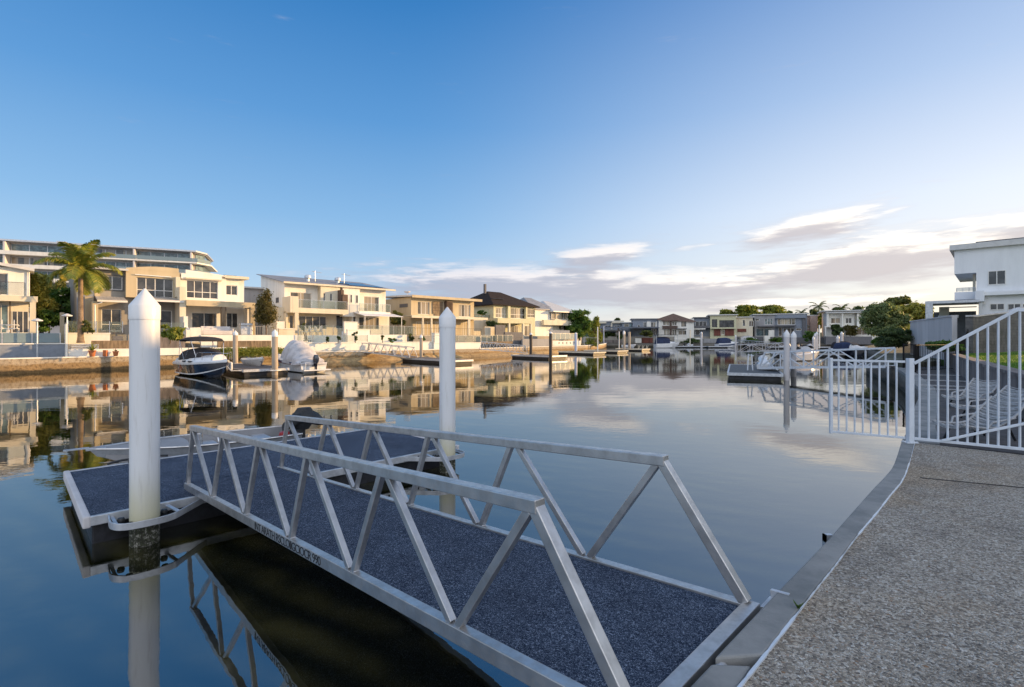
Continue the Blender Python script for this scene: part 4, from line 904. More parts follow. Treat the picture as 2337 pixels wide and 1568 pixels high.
s_ = MB(); s_.box(-.48, xr3+.93, -1.15, -.99, ze-.16, ze+.06); s_.build('gutter', 'cream', h3)
pier = [(942, 374, 966, 455, 1), (1010, 379, 1036, 457, 1)]
block(h3, 'cream', X(915, -.9), X(1112, -.9), -.9, 0, z2, ze-.1, hs(f3, pier, -.9), name='pier'); win_all(h3, f3, pier, -.9)
part(h3, 'pier', 'white', (X(1140, -.9), X(1312, -.9), -.9, -.003, z2-.4, ze-.1)); 
for p_ in ((1212, 388, 1236, 476), (1268, 394, 1296, 480)): window(h3, f3.rect(*p_, t=-.9), -1.02, 1)
part(h3, 'dark_screen', 'brown', (X(1112, -1.6), X(1140, -1.6), -1.9, -.01, z2, Z(1120, 345, -1.6)), (X(1140, -2.3), X(1192, -2.3), -2.3, -1.9, z2+.1, Z(1150, 390, -2.3)))
tb = -2.6; r = f3.rect(690, 525, 1195, 575, tb); part(h3, 'balcony', 'cream', (r[0], r[1], tb, .0, z2-.0, r[3]), (r[0], r[1], tb, tb+.2, r[2], z2))
balustrade(h3, r[0]+.05, r[1]-.1, r[3], r[3]+1.0, tb+.1, 4)
x0 = X(530, -2.4); xs = X(690, -2.6); part(h3, 'balcony_side_wall', 'cream', (-.02, xs, tb-.02, tb+.16, r[2], Z(660, 408, tb)), (-.25, -.02, tb, 0, r[2], Z(660, 408, tb)))
part(h3, 'column', 'cream', (X(656, tb), X(692, tb), tb, tb+.35, 1.9, r[2])); part(h3, 'side_wall', 'cream', (-.25, -.02, -1.2, .55, GZ, z2))
part(h3, 'side_wing', 'cream', (-.9, -.26, -.5, 5, GZ, Z(470, 520)))
window(h3, (-.3, 0, 6.9, 7.0), -5, 1) if False else None
r2 = f3.rect(1308, 560, 1622, 572, -1.6); part(h3, 'balcony', 'white', (r2[0], r2[1], -1.6, 0, r2[2]-.15, r2[3])); balustrade(h3, r2[0], r2[1], r2[3], r2[3]+1.05, -1.55, 4)
m = MB(); xa, za = f3.px(1235, 572, -.6); xb = X(1620, -.6); x0_, z0_ = f3.px(1300, 606, -3.4); m.add([(xa, -.6, za), (xb, -.6, za), (xb+.3, -3.6, z0_), (xa+.2, -3.6, z0_), (xa, -.6, za+.08), (xb, -.6, za+.08), (xb+.3, -3.6, z0_+.06), (xa+.2, -3.6, z0_+.06)],
    [(0, 1, 2, 3), (7, 6, 5, 4), (0, 3, 7, 4), (3, 2, 6, 7), (2, 1, 5, 6)]); m.build('awning', 'sheet', h3)
part(h3, 'awning_post', 'frame', (xb+.05, xb+.12, -3.5, -3.43, GZ, z0_), (xa+.3, xa+.37, -3.5, -3.43, GZ, z0_))
for x_, y_ in ((785, 240), (1088, 268)):
    lx = X(x_, 3); zz = ze+3*sl+.1; v_ = MB(); v_.lathe([(.22, 0), (.22, .42), (.40, .46), (.43, .66), (.36, .84), (.12, .92)], (lx, 3, zz), 16); v_.build('roof_vent', 'aluflat', h3, True)
    v_ = MB(); v_.tube([(lx+1.2, 3.5, zz), (lx+1.2, 3.5, zz+1.6)], .03, 5); v_.tube([(lx+.8, 3.5, zz+1.5), (lx+2.1, 3.5, zz+1.4)], .03, 5); v_.build('antenna', 'aluflat', h3)
m = MB(); x0, x1_ = X(1180, 1.5), X(1500, 1.5)
for (a_, b_, c_, d_) in ((x0, x1_, .2, 1.9), (x0-.6, x1_-1.3, 2.3, 3.9)): m.add([(a_, c_, ze+c_*sl+.30), (b_, c_, ze+c_*sl+.30), (b_, d_, ze+d_*sl+.36), (a_, d_, ze+d_*sl+.36), (a_, c_, ze+c_*sl+.22), (b_, c_, ze+c_*sl+.22)], [(0, 1, 2, 3), (4, 5, 1, 0)])
m.build('solar_panel', 'solar', h3)
# side windows of house 3 (wall faces the camera side)
e = MB(); e.box(-.03, 0.02, 1.7, 2.9, 6.95, 7.75); e.build('window', 'frame', h3); MB().box(-.05, -.02, 1.78, 2.82, 7.02, 7.68).build('pane', 'pane', h3.children[-1] if False else e and [o for o in bpy.data.objects if o.parent == h3 and o.name.startswith('window')][-1])
# --- house 4: long flat-roofed beige house
f4 = Frame(-15.2, 75.9, crop=2); h4 = empty('house', 'beige flat-roofed house with timber shutters behind the middle pile', 'house', f4.O, f4.a)
X = lambda x, t=0, y=450, c=None: f4.px(x, y, t, c)[0]
Z = lambda x, y, t=0, c=None: f4.px(x, y, t, c)[1]
ze = Z(1840, 415); xe = X(442, 0, 450, 3); zf = Z(1850, 612, 0)
a4 = [f4.rect(1900, 460, 2020, 590), f4.rect(268, 405, 402, 545, c=3)]
block(h4, 'beige', 0, xe, 0, 9, GZ, ze, a4); window(h4, a4[0], 0, 3, pm='panec'); window(h4, a4[1], 0, 4, pm='panec')
r = f4.rect(2050, 465, 2150, 585, -.05); part(h4, 'shutter', 'timber', (r[0], r[1], -.12, -.003, r[2], r[3]))
for k in range(1, 4): part(h4, 'shutter_rail', 'brown', (r[0], r[1], -.16, -.12, r[2]+(r[3]-r[2])*k/4, r[2]+(r[3]-r[2])*k/4+.06))
r = f4.rect(-10, 372, 82, 542, -.05, 3); part(h4, 'shutter', 'timber', (r[0], r[1], -.12, -.003, r[2], r[3]))
r = f4.rect(2170, 460, 2232, 600, -.05); part(h4, 'dark_panel', 'brown', (r[0], r[1], -.7, -.003, r[2], r[3])); r = f4.rect(105, 378, 162, 545, -.05, 3); part(h4, 'dark_panel', 'brown', (r[0], r[1], -.7, -.003, r[2], r[3]))
slab_roof(h4, -.5, xe+.9, -1.0, 9.5, ze, .25, .035, 'roofw'); part(h4, 'fascia', 'beige', (-.5, xe+.9, -1.08, -1.003, ze-.15, ze+.24))
tb = -2.4; r = f4.rect(1842, 600, 2180, 625, tb); zpb, zpt = r[2], r[3]; xpe = X(600, tb, 570, 3); part(h4, 'porch_roof', 'cream', (r[0], xpe, tb, 0, zpt-.1, zpt+.02), (r[0], xpe, tb, tb+.2, zpb, zpt-.1))
for x_, c_ in ((1955, 2), (2043, 2), (2140, 2), (65, 3), (385, 3), (395, 3)): lx = X(x_, tb, 600, c_); part(h4, 'column', 'cream', (lx-.12, lx+.12, tb+.02, tb+.26, GZ, zpb))
for x0_, x1_, c_ in ((1885, 1940, 2), (1965, 2035, 2), (2050, 2120, 2), (0, 60, 3), (80, 120, 3), (320, 375, 3)):
    r = f4.rect(x0_, 665, x1_, 760, -.05, 2) if c_ == 2 else f4.rect(x0_, 605, x1_, 730, -.05, 3); window(h4, (r[0], r[1], GZ+.05, r[3]), -.1, 2, name='glass_door')
m = MB(); m.lathe([(.05, 0), (.42, .12), (.5, .3)], (.6, 2, ze+.7), 14); m.tube([(.6, 2, ze), (.6, 2, ze+.8)], .04, 6); m.build('satellite_dish', 'lav', h4)
sw4 = MB(); sw4.box(-.04, .0, .9, 3.2, ze-1.5, ze-.95); sw4.build('side_window', 'dframe', h4)
# --- house 5: dark hip roof
f5 = Frame(-3.35, 91.8, crop=3); h5 = empty('house', 'cream house with dark tiled hip roof, chimney and bay windows', 'house', f5.O, f5.a)
X = lambda x, t=0, y=450: f5.px(x, y, t)[0]
Z = lambda x, y, t=0: f5.px(x, y, t)[1]
ze = Z(672, 405); xe = X(1140); zb = Z(690, 558)
w5 = [(690, 440, 832, 556, 4, 1, 'panel'), (860, 445, 1036, 565, 4, 1, 'panec'), (1052, 455, 1136, 556, 2, 1, 'pane')]
block(h5, 'lime', 0, xe, 0, 12, GZ, ze, hs(f5, w5, 0)); win_all(h5, f5, w5, 0, rowat=[.38])
hip(h5, 0, xe, 0, 12, ze, 3.0, 'rooftile', .7, .42)
part(h5, 'chimney', 'dgrey', (2.6, 3.0, 5.4, 5.8, ze+2.4, ze+4.3)); part(h5, 'solar_panel', 'solar', (1.2, 4.2, 1.7, 3.6, ze+1.20, ze+1.28))
part(h5, 'pier', 'lime', (X(832, -.5), X(858, -.5), -.5, -.003, zb, ze-.1), (X(1036, -.5), X(1052, -.5), -.5, -.003, zb, ze-.1))
tb = -3; r = f5.rect(760, 562, 1106, 612, tb); part(h5, 'balcony', 'lime', (r[0]-1.0, r[1], tb, 0, r[2]-.1, r[3]))
for x_ in (850, 1010, 1098): lx = X(x_, tb, 650); part(h5, 'column', 'cream', (lx-.18, lx+.18, tb+.02, tb+.38, GZ-.6, r[2]-.1))
for a_, b_ in ((862, 945), (1018, 1080)): rr_ = f5.rect(a_, 648, b_, 720, -.1); window(h5, (rr_[0], rr_[1], GZ, rr_[3]), -.2, 2, name='glass_door', pm='panec')
m = MB(); m.box(-4.6, -.01, 1.0, 4.6, GZ, GZ+2.9); m.build('side_terrace', 'cream', h5); balustrade(h5, -4.5, -.1, GZ+2.9, GZ+3.8, 1.05, 5, glass='glass', rail='timber')
# --- house 6: pale metal roof at the end of the row
f6 = Frame(4.1, 101, crop=3); h6 = empty('house', 'cream house with pale and blue metal hip roofs ending the sunlit row', 'house', f6.O, f6.a)
X = lambda x, t=0, y=530: f6.px(x, y, t)[0]
Z = lambda x, y, t=0: f6.px(x, y, t)[1]
x0, x1_, x2_ = X(1146), X(1322), X(1520); ze = Z(1330, 488); zl = Z(1150, 440)
r = [f6.rect(1415, 636, 1512, 696)]; block(h6, 'cream', x0-1, x2_, 0, 13, GZ-.8, ze-.5, r, 'wall'); window(h6, r[0], 0, 2, pm='panec'); block(h6, 'white', x0-1.01, x1_, -.5, 6, GZ, zl-.4, (), 'side_wall')
wu = [f6.rect(1330, 492, 1380, 575, -1), f6.rect(1385, 492, 1508, 578, -1)]
block(h6, 'cream', x1_, x2_+.2, -1, 4, Z(1330, 625, -1), ze, wu, 'bay'); window(h6, wu[0], -1, 2, pm='panec'); window(h6, wu[1], -1, 3, pm='panec')
r = f6.rect(1240, 582, 1518, 640, -1.6); part(h6, 'balcony', 'cream', (r[0], r[1], -1.6, -.99, r[2], r[3]))
hip(h6, x0-1, x1_+.5, -.3, 9, zl-.3, 2.6, 'roofblue', .5, .3); hip(h6, x1_-.5, x2_+.2, -1, 9, ze, 2.5, 'roofw', .9, .35)
part(h6, 'skylight', 'solar', (x2_-2.6, x2_-1.8, .4, 1.2, ze+.9, ze+.96))
# ================================================================ YARDS OF THE LEFT BANK
def yard(fr, name, mat, r, t, th, label, cat='wall', cap=None):
    a, b, c, d = r; m = MB(); m.box(a, b, t, t+th, c, d); o = m.build(name, mat, fr=fr, label=label, cat=cat)
    if cap: MB().box(a-.03, b+.03, t-.06, t+th+.05, d+.002, d+.09).build('coping', cap, o)
    return o
def glass_fence(fr, a, b, z0, z1, t, label, posts=None, glass='glass', rail='steel', topr=False):
    e = empty('glass_fence', label, 'fence', fr.O, fr.a); n = posts or max(1, int(abs(b-a)/1.5)); a, b = min(a, b), max(a, b)
    for i in range(n+1): x = a+(b-a)*i/n; MB().box(x-.03, x+.03, t-.03, t+.03, z0, z1+.03).build('post', rail, e)
    for i in range(n): MB().box(a+(b-a)*i/n+.05, a+(b-a)*(i+1)/n-.05, t-.006, t+.006, z0+.05, z1).build('pane', glass, e)
    if topr: MB().box(a, b, t-.03, t+.03, z1+.03, z1+.07).build('rail', rail, e)
    return e
E1, E2 = lambda x, y, t: f1.px(x, y, t), lambda x, y, t: f2.px(x, y, t)
# in front of house 1
t = -6.0; r = f1.rect(592, 1085, 0, 1195, t); xl = min(r[0], r[1])-8
yard(f1, 'garden_wall', 'bluegrey', (xl, r[0] if r[0] > r[1] else r[1], 1.05, r[3]), t, .3, 'long grey-blue garden wall under the glass fence of the leftmost house', cap='white')
z1_ = f1.px(550, 985, t+.2)[1]; glass_fence(f1, xl, f1.px(550, 985, t+.2)[0], r[3]+.08, z1_, t+.2, 'blue-tinted glass fence on the grey garden wall of the leftmost house', 7, 'glassf', 'aluflat')
r = f1.rect(548, 795, 588, 1085, t+.6); yard(f1, 'gate_pillar', 'tan', (min(r[0], r[1]), max(r[0], r[1]), 1.1, r[3]), t+.6, .45, 'tall tan pillar between the leftmost house and the palm tree', 'pillar')
yard(f1, 'garden_wall', 'cream', (xl, f1.px(268, 985, -3.2)[0], 1.1, GZ+.05), -3.4, .3, 'cream wall edging the porch floor of the leftmost house')
for x_, y_, lb in ((340, 862, 'garden lamp with wide shade in front of the leftmost house'), (612, 818, 'garden lamp post with round cap beside the tan pillar')):
    lx, lz = f2.px(x_, y_, -6.5); m = MB(); m.tube([(0, 0, 1.15), (0, 0, lz-.05)], .05, 8); e = m.build('garden_lamp', 'aluflat', fr=f2, label=lb, cat='lamp'); e.location = f2.w(lx, -6.5, 0)
    MB().lathe([(.05, -.16), (.32, -.1), (.34, -.04), (.06, .1)], (0, 0, lz), 16).build('shade', 'capw', e, True)
# in front of house 2
t = -5.2; r = f2.rect(622, 990, 1005, 1128, t); yard(f2, 'garden_wall', 'white', (r[0], r[1], 1.1, r[3]), t, .3, 'white garden wall below the plants in front of the duplex', cap='white')
glass_fence(f2, f2.px(622, 990, t)[0], f2.px(1120, 990, t)[0], r[3]+.09, f2.px(622, 872, t)[1], t+.12, 'clear glass fence above the white garden wall of the duplex', 4)
r = f2.rect(1025, 992, 1122, 1052, -5); m = MB(); [m.box(r[0], r[1], -5-.25*k, -4.75-.25*k, r[2]-.2*k+.2, r[2]-.2*k+.38) for k in range(5)]; m.build('garden_steps', 'dgrey', fr=f2, label='dark garden steps leading down from the duplex terrace', cat='steps')
r = f2.rect(836, 1054, 1124, 1124, -6.2); yard(f2, 'timber_wall', 'timber', (r[0], r[1]+1.4, 1.1, r[3]), -6.2, .2, 'low weathered timber wall in front of the duplex steps')
r = f2.rect(622, 1132, 1124, 1188, -6.9); yard(f2, 'garden_wall', 'white', (r[0], r[1]+9.5, 1.1, r[3]), -6.9, .25, 'long low white wall standing on the seawall in front of the duplex')
r = f2.rect(600, 880, 618, 1200, -7.1); yard(f2, 'boundary_wall', 'white', (r[0], r[1], 1.0, f2.px(600, 900, -7.1)[1]), -7.1, 2.2, 'narrow white boundary wall beside the garden lamp post')
# right half of duplex yard: white wall, planter, hedge, shed
r = f2.rect(1835, 1000, 2340, 1052, -4.7); yard(f2, 'garden_wall', 'white', (r[0], r[1]+4.5, 1.1, r[3]), -4.7, .3, 'long white garden wall behind the black-hooded motorboat')
r = f2.rect(1990, 1056, 2330, 1100, -6.2); yard(f2, 'planter_wall', 'timber', (r[0], r[1]+1.5, 1.1, r[3]), -6.2, .3, 'low brown planter wall between the white wall and the hedge')
r = f3.rect(340, 818, 420, 912, -9.2); yard(f3, 'storage_box', 'white', (r[0], r[1], 1.1, r[3]), -9.2, .6, 'white storage cupboard beside the right of the two sunlit piles', 'cupboard', 'white')
r = f2.rect(1425, 1000, 1690, 1110, -5.5); yard(f2, 'rock_wall', 'retain', (r[0], r[1], 1.1, r[3]), -5.5, .3, 'dark rock wall under the drooping yellow-green plant')
glass_fence(f2, f2.px(1450, 985, -5.4)[0], f2.px(1680, 985, -5.4)[0], r[3], f2.px(1450, 885, -5.4)[1], -5.3, 'clear glass fence behind the drooping yellow-green plant', 2)
picket = picket_fence([f3.w(f3.px(250, 795, -4.5)[0], -4.5, 2.7), f3.w(f3.px(425, 795, -4.5)[0], -4.5, 2.7)], 1.15, 'thin grey picket fence behind the small round tree', mat='aluflat', gap=.25)
# in front of house 3
r = f3.rect(470, 662, 550, 740, -4.6); yard(f3, 'side_garden_wall', 'white', (r[0], r[1], 1.1, r[3]), -4.6, .3, 'white stepped wall at the left corner of the cream house with awning')
r = f3.rect(490, 742, 655, 890, -7.2); yard(f3, 'garden_wall', 'cream', (r[0], r[1], 1.1, r[3]), -7.2, .25, 'tall cream wall panel left of the patio chairs', cap='white')
r = f3.rect(690, 795, 1390, 885, -6.0); xa, xb = r[0], r[1]; yard(f3, 'terrace_wall', 'white', (xa, xb, 1.1, GZ), -6.0, .3, 'white terrace wall behind the patio chairs of the cream house')
glass_fence(f3, xa, X and f3.px(1160, 790, -6)[0], GZ, f3.px(700, 700, -6)[1], -5.85, 'glass fence along the upper terrace of the cream house', 4)
glass_fence(f3, f3.px(1300, 790, -6)[0], f3.px(1880, 790, -6)[0], GZ, f3.px(1300, 708, -6)[1], -5.85, 'glass fence along the terrace under the white awning', 5, topr=True)
r = f3.rect(1155, 672, 1290, 790, -6.6); yard(f3, 'garden_wall', 'white', (r[0], r[1], 1.1, r[3]), -6.6, .3, 'upright white wall left of the awning terrace', cap='white')
r = f3.rect(1188, 752, 1412, 885, -8.2); yard(f3, 'garden_wall', 'white', (r[0], r[1], 1.1, r[3]), -8.2, .3, 'white wall panel behind the cactus pot', cap='white')
r = f3.rect(1412, 797, 1790, 878, -6.6); yard(f3, 'terrace_wall', 'white', (r[0], r[1], 1.1, r[3]), -6.6, .3, 'long white terrace wall with shrubs below the awning')
t = -9.6; r = f3.rect(690, 885, 1395, 968, t); yard(f3, 'canal_wall', 'white', (r[0], r[1], r[2], r[3]), t, .35, 'bright white canal-side wall under the patio chairs', cap='white')
glass_fence(f3, r[0], r[1], r[3]+.08, f3.px(700, 800, t)[1], t+.15, 'low glass fence in front of the patio chairs', 5)
r = f3.rect(1412, 880, 2080, 952, -9.6); yard(f3, 'canal_wall', 'white', (r[0], r[1], r[2]-.3, r[3]), -9.6, .35, 'bright white canal-side wall behind the far arched gangway', cap='white')
r = f3.rect(2072, 785, 2135, 958, -9.9); yard(f3, 'white_pillar', 'white', (r[0], r[1], r[2], r[3]), -9.9, .7, 'square white pillar left of the tall middle pile', 'pillar', 'white')
# in front of houses 4 to 6
f4y = Frame(-15.2, 75.9, crop=3)
r = f4y.rect(60, 765, 520, 850, -11); yard(f4y, 'canal_wall', 'white', (r[0]-1, r[1], r[2]-.9, r[2]), -11, .3, 'white canal wall behind the tall middle pile', cap='white')
glass_fence(f4y, r[0]-1, r[1], r[2]+.09, r[3], -10.9, 'glass fence behind the tall middle pile', 6, topr=True)
r = f4y.rect(-250, 790, 60, 800, -4); yard(f4y, 'terrace_wall', 'taupe', (r[0], r[1]+5, 1.1, GZ), -4, .3, 'brown terrace wall in front of the flat-roofed beige house')
picket_fence([f4y.w(-3, -3.9, GZ), f4y.w(5, -3.9, GZ), f4y.w(10.5, -3.9, GZ)], 1.1, 'dark metal fence in front of the flat-roofed beige house', gap=.4)
r = f5.rect(565, 660, 690, 755, -3.5); yard(f5, 'garden_wall', 'cream', (r[0], r[1], 1.5, r[3]), -3.5, .3, 'cream garden wall left of the dark grey walls')
r = f5.rect(690, 640, 800, 790, -5.0); yard(f5, 'dark_wall', 'dgrey', (r[0], r[1], 1.1, r[3]), -5.0, .3, 'tall dark grey garden wall beside the house with dark tiled roof')
r = f5.rect(795, 722, 998, 865, -7.6); yard(f5, 'dark_wall', 'dgrey', (r[0], r[1], 1.1, r[3]), -7.6, .3, 'wide dark grey wall at the landing of the far arched gangway')
r = f5.rect(998, 800, 1340, 865, -8.6); yard(f5, 'grey_wall', 'grey', (r[0], r[1], 1.1, r[3]), -8.6, .3, 'long mid-grey wall behind the two black piles')
r = f5.rect(525, 760, 885, 832, -10.2); glass_fence(f5, r[0], r[1], r[2], r[3], -10.2, 'glass fence at the landing of the far arched gangway', 6, topr=True); yard(f5, 'landing', 'timber', (r[0], r[1], r[2]-.35, r[2]), -10.2, 1.8, 'timber landing platform above the far arched gangway', 'landing')
r = f6.rect(1330, 822, 1660, 885, -9); m = MB(); a_, b_, c_, d_ = r; hol = [(a_+(b_-a_)*(.22+.13*k), a_+(b_-a_)*(.22+.13*k)+.35, c_+(d_-c_)*.42, c_+(d_-c_)*.75) for k in range(5)]
m.front(a_, b_, c_-.3, d_, -9, hol, .3); m.shell(a_, b_, -8.7, -8.4, c_-.3, d_); m.build('pierced_wall', 'white', fr=f6, label='white canal wall pierced by a row of small square openings', cat='wall')
r = f6.rect(1310, 738, 1590, 810, -8); glass_fence(f6, r[0], r[1], r[2], r[3], -8, 'greenish glass fence above the pierced white wall', 5, 'glassf', topr=True)
r = f6.rect(1310, 700, 1535, 735, -7); yard(f6, 'hedge_screen', 'olive' if False else 'bluegrey', (r[0], r[1], 2.2, r[3]), -7, .2, 'pale green-grey screen behind the glass fence at the end house')
p0, p1 = f6.w(f6.px(1700, 868, -9)[0], -9, .9), f6.w(f6.px(1860, 868, -9)[0], -9, .9)
picket_fence([at(u, 788, 1.1)+Vector((0, 0, 0)) for u in (1333, 1365)], 1.5, 'white picket fence on the seawall under the big green tree', mat='frame', gap=.35)
# ================================================================ FAR BANK HOUSES (face the camera, in shade)
def fh_(name, label, u0, u1, vt, y=146., mat='white', depth=9, ang=0., c=0, roof='roofw', over=.4, z0=1.2, roofz=.2):
    p = aty(u0, vt, y); fr = Frame(p.x, p.y, -.8*math.atan((u0-CX)/F), c); e = empty(name, label, 'house', fr.O, fr.a); fr.e = e; L = fr.px(u1, vt, 0, 0)[0]
    return fr, e, L, p.z
def farhouse(label, u0, u1, vt, mat, wins, y=146., extra=(), z0=1.1, roofm='roofw', over=.5, rz=.25, c=10, upper=None):
    fr, e, L, zt = fh_('house', label, u0, u1, vt, y, c=c); hol = [fr.rect(*w_[:4]) for w_ in wins]
    block(e, mat, 0, L, 0, 10, z0, zt, hol)
    for w_, r in zip(wins, hol): window(e, r, 0, w_[4] if len(w_) > 4 else 2, 1, pm=w_[5] if len(w_) > 5 else 'pane', fm=w_[6] if len(w_) > 6 else 'frame', fw=.1)
    if roofm: part(e, 'roof', roofm, (-over, L+over, -over, 10.2, zt, zt+rz))
    for nm, m_, x0, y0, x1, y1, t0, t1 in extra:
        r = fr.rect(x0, y0, x1, y1, t=t0); part(e, nm, m_, (r[0], r[1], t0, t1, r[2], r[3]))
    return fr, e, L, zt
U = lambda u: (u-1519.1)*5
# crop 9 for the left group (scale 10)
farhouse('small pale house with orange-lit roof terrace right of the big green tree', 1364, 1420, 734, 'bluegrey', [(370, 180, 500, 250, 2), (590, 180, 700, 250, 3)], c=9, y=152,
         extra=[('parapet', 'cream', 190, 95, 400, 135, -2, 0), ('parapet', 'cream', 530, 85, 800, 130, -1, 0), ('balcony', 'frame', 220, 290, 760, 318, -3, 0), ('column', 'cream', 510, 120, 535, 270, -1, 0)])
fr, e, L, zt = farhouse('grey-blue house with glazed corner and white outside stair', 1420, 1444, 737, 'bluegrey', [(800, 145, 920, 240, 1, 'panel'), (1010, 170, 1080, 240, 2)], c=9, y=149,
         extra=[('lower_storey', 'panet', 930, 140, 975, 275, -.5, 0)])
m = MB(); m.add([(-5.5, -1, 1.2), (-1.2, -1, 1.2), (-1.2, -1, 4.4), (-5.5, -1, 1.6), (-5.5, -2.4, 1.2), (-1.2, -2.4, 1.2), (-1.2, -2.4, 4.4), (-5.5, -2.4, 1.6)], [(3, 2, 1, 0), (4, 5, 6, 7), (0, 1, 5, 4), (1, 2, 6, 5), (2, 3, 7, 6), (3, 0, 4, 7)]); m.build('stair', 'white', e)
fr, e, L, zt = farhouse('long blue and white house with dark blue middle', 1444, 1503, 729, 'bluegrey', [(1240, 105, 1320, 225, 2), (1415, 105, 1520, 232, 2, 'panec'), (1110, 170, 1170, 240, 1), (1425, 260, 1560, 400, 3)], c=9, y=147,
         extra=[('white_panel', 'white', 1325, 95, 1412, 232, -.2, 0), ('white_panel', 'white', 1525, 95, 1565, 232, -.2, 0), ('blue_wall', 'navy', 1250, 240, 1425, 400, -.3, 0), ('blue_column', 'navy', 1570, 90, 1620, 350, -.5, 0)], roofm='roofblue')
m = MB(); m.xprism([(-6, 5.2), (0, 5.6), (0, 5.75), (-6, 5.35)], -10, 7); m.build('canopy', 'dgrey', e); part(e, 'canopy_post', 'brown', (-4.4, -4.0, -5.6, -5.2, 1.2, 5.2), (-9, -8.6, -5.6, -5.2, 1.2, 5.2))
fr, e, L, zt = farhouse('white house with brown bands and brown sloping roof', 1503, 1584, 728, 'white', [(1690, 95, 1845, 185, 2, 'panel'), (1895, 92, 2010, 185, 2, 'panel'), (2110, 98, 2220, 208, 1, 'panec', 'dframe'), (1710, 270, 1845, 400, 2, 'panel'), (1895, 270, 2005, 400, 2, 'panel'), (2040, 300, 2230, 400, 2, 'panec')],
         c=9, y=145, extra=[('brown_band', 'brown', 1680, 190, 2025, 262, -.6, 0), ('brown_band', 'brown', 1680, 70, 2030, 92, -.6, 0), ('brown_column', 'brown', 1848, 92, 1892, 400, -.4, 0), ('canopy', 'dgrey', 2010, 250, 2235, 265, -2, 0), ('column', 'frame', 2222, 262, 2240, 420, -1.8, -1.6)], roofm=None)
m = MB(); m.add([(-.4, -.6, zt), (4, -.6, zt+1.5), (L+.4, -.6, zt-.7), (-.4, 10, zt), (4, 10, zt+1.5), (L+.4, 10, zt-.7), (-.4, -.6, zt-.3), (L+.4, -.6, zt-1.0)], [(0, 1, 4, 3), (1, 2, 5, 4), (0, 6, 7, 2, 1)]); m.build('roof', 'roofbrown', e)
farhouse('narrow dark blue house with upstairs balcony left of the pale yellow house', 1585, 1621, 726, 'bluegrey', [(340, 45, 470, 115, 3), (290, 140, 390, 200, 2), (298, 78, 322, 118, 1)],
         extra=[('balcony', 'dgrey', 330, 95, 510, 120, -2, 0), ('canopy', 'white', 285, 125, 455, 137, -2, 0), ('column', 'white', 280, 125, 290, 300, -2, -1.8)], y=146, roofm='solar')
farhouse('pale yellow flat-roofed house with red timber ground floor', 1621, 1680, 720, 'lime', [(527, 22, 588, 112, 2, 'pane', 'dframe'), (612, 32, 782, 115, 3, 'pane', 'dframe'), (628, 145, 675, 196, 1, 'panel'), (790, 120, 800, 125, 1)],
         extra=[('red_wall', 'redbrown', 552, 130, 628, 208, -.3, 0), ('red_wall', 'redbrown', 676, 130, 780, 208, -.3, 0), ('beam', 'lime', 512, 115, 800, 130, -1.2, 0), ('frame_panel', 'lime', 590, 20, 610, 115, -.5, 0)], y=143)
farhouse('cream plain wing attached to the pale yellow house', 1680, 1718, 725, 'cream', [(880, 28, 908, 100, 1), (950, 38, 1003, 105, 2)], extra=[('red_wall', 'redbrown', 820, 130, 920, 165, -.3, 0)], y=144.5)
fr, e, L, zt = farhouse('grey flat-roofed house with lit window row and dark eaves', 1722, 1768, 719, 'grey', [(1020, 12, 1070, 40, 1), (1130, 14, 1225, 85, 3, 'panet'), (1030, 125, 1215, 215, 2, 'panet')],
         extra=[('canopy', 'dgrey', 1060, 95, 1245, 108, -2.5, 0)], y=146)
farhouse('blue-grey cubic house wing with warm-lit window row', 1768, 1842, 718, 'bluegrey', [(1275, 14, 1480, 85, 5, 'panel'), (1290, 115, 1330, 215, 1), (1345, 120, 1470, 215, 3), (1485, 125, 1550, 150, 1)],
         extra=[('canopy', 'dgrey', 1245, 88, 1490, 104, -2, 0), ('chimney_stack', 'white', 1175, 145, 1240, 222, -3.5, -2.2), ('dark_side', 'dgrey', 1560, 10, 1605, 215, -.4, 0), ('frame_beam', 'bluegrey', 1245, -28, 1600, 10, -.8, 0)], y=145)
farhouse('narrow pink house right of the grey house', 1842, 1866, 721, 'pink', [(1612, 90, 1645, 130, 1)], extra=[('wall_panel', 'pink', 1650, -15, 1733, 190, -1, 0)], y=149)
fr, e, L, zt = farhouse('white modern house with three framed upstairs windows', 1886, 2014, 711, 'white', [(1885, 5, 1995, 68, 2, 'panec'), (2052, 5, 2125, 68, 2, 'panec'), (2230, 5, 2320, 68, 2, 'panec'), (1890, 120, 2030, 200, 2), (2180, 120, 2300, 200, 2)],
         extra=[('fin', 'white', 1838, -50, 1862, 100, -1.2, 0), ('fin', 'white', 2010, -48, 2028, 100, -1.2, 0), ('fin', 'taupe', 2160, -40, 2185, 100, -.5, 0), ('fin', 'white', 2185, -45, 2205, 100, -1.2, 0), ('floor_slab', 'white', 1815, 100, 2420, 112, -2, 0), ('column', 'white', 1818, 112, 1832, 215, -2, -1.6), ('column', 'white', 2168, 112, 2180, 215, -2, -1.6), ('roof_edge', 'roofw', 1830, -60, 2420, -48, -1.6, 0)], y=138, over=1.2)
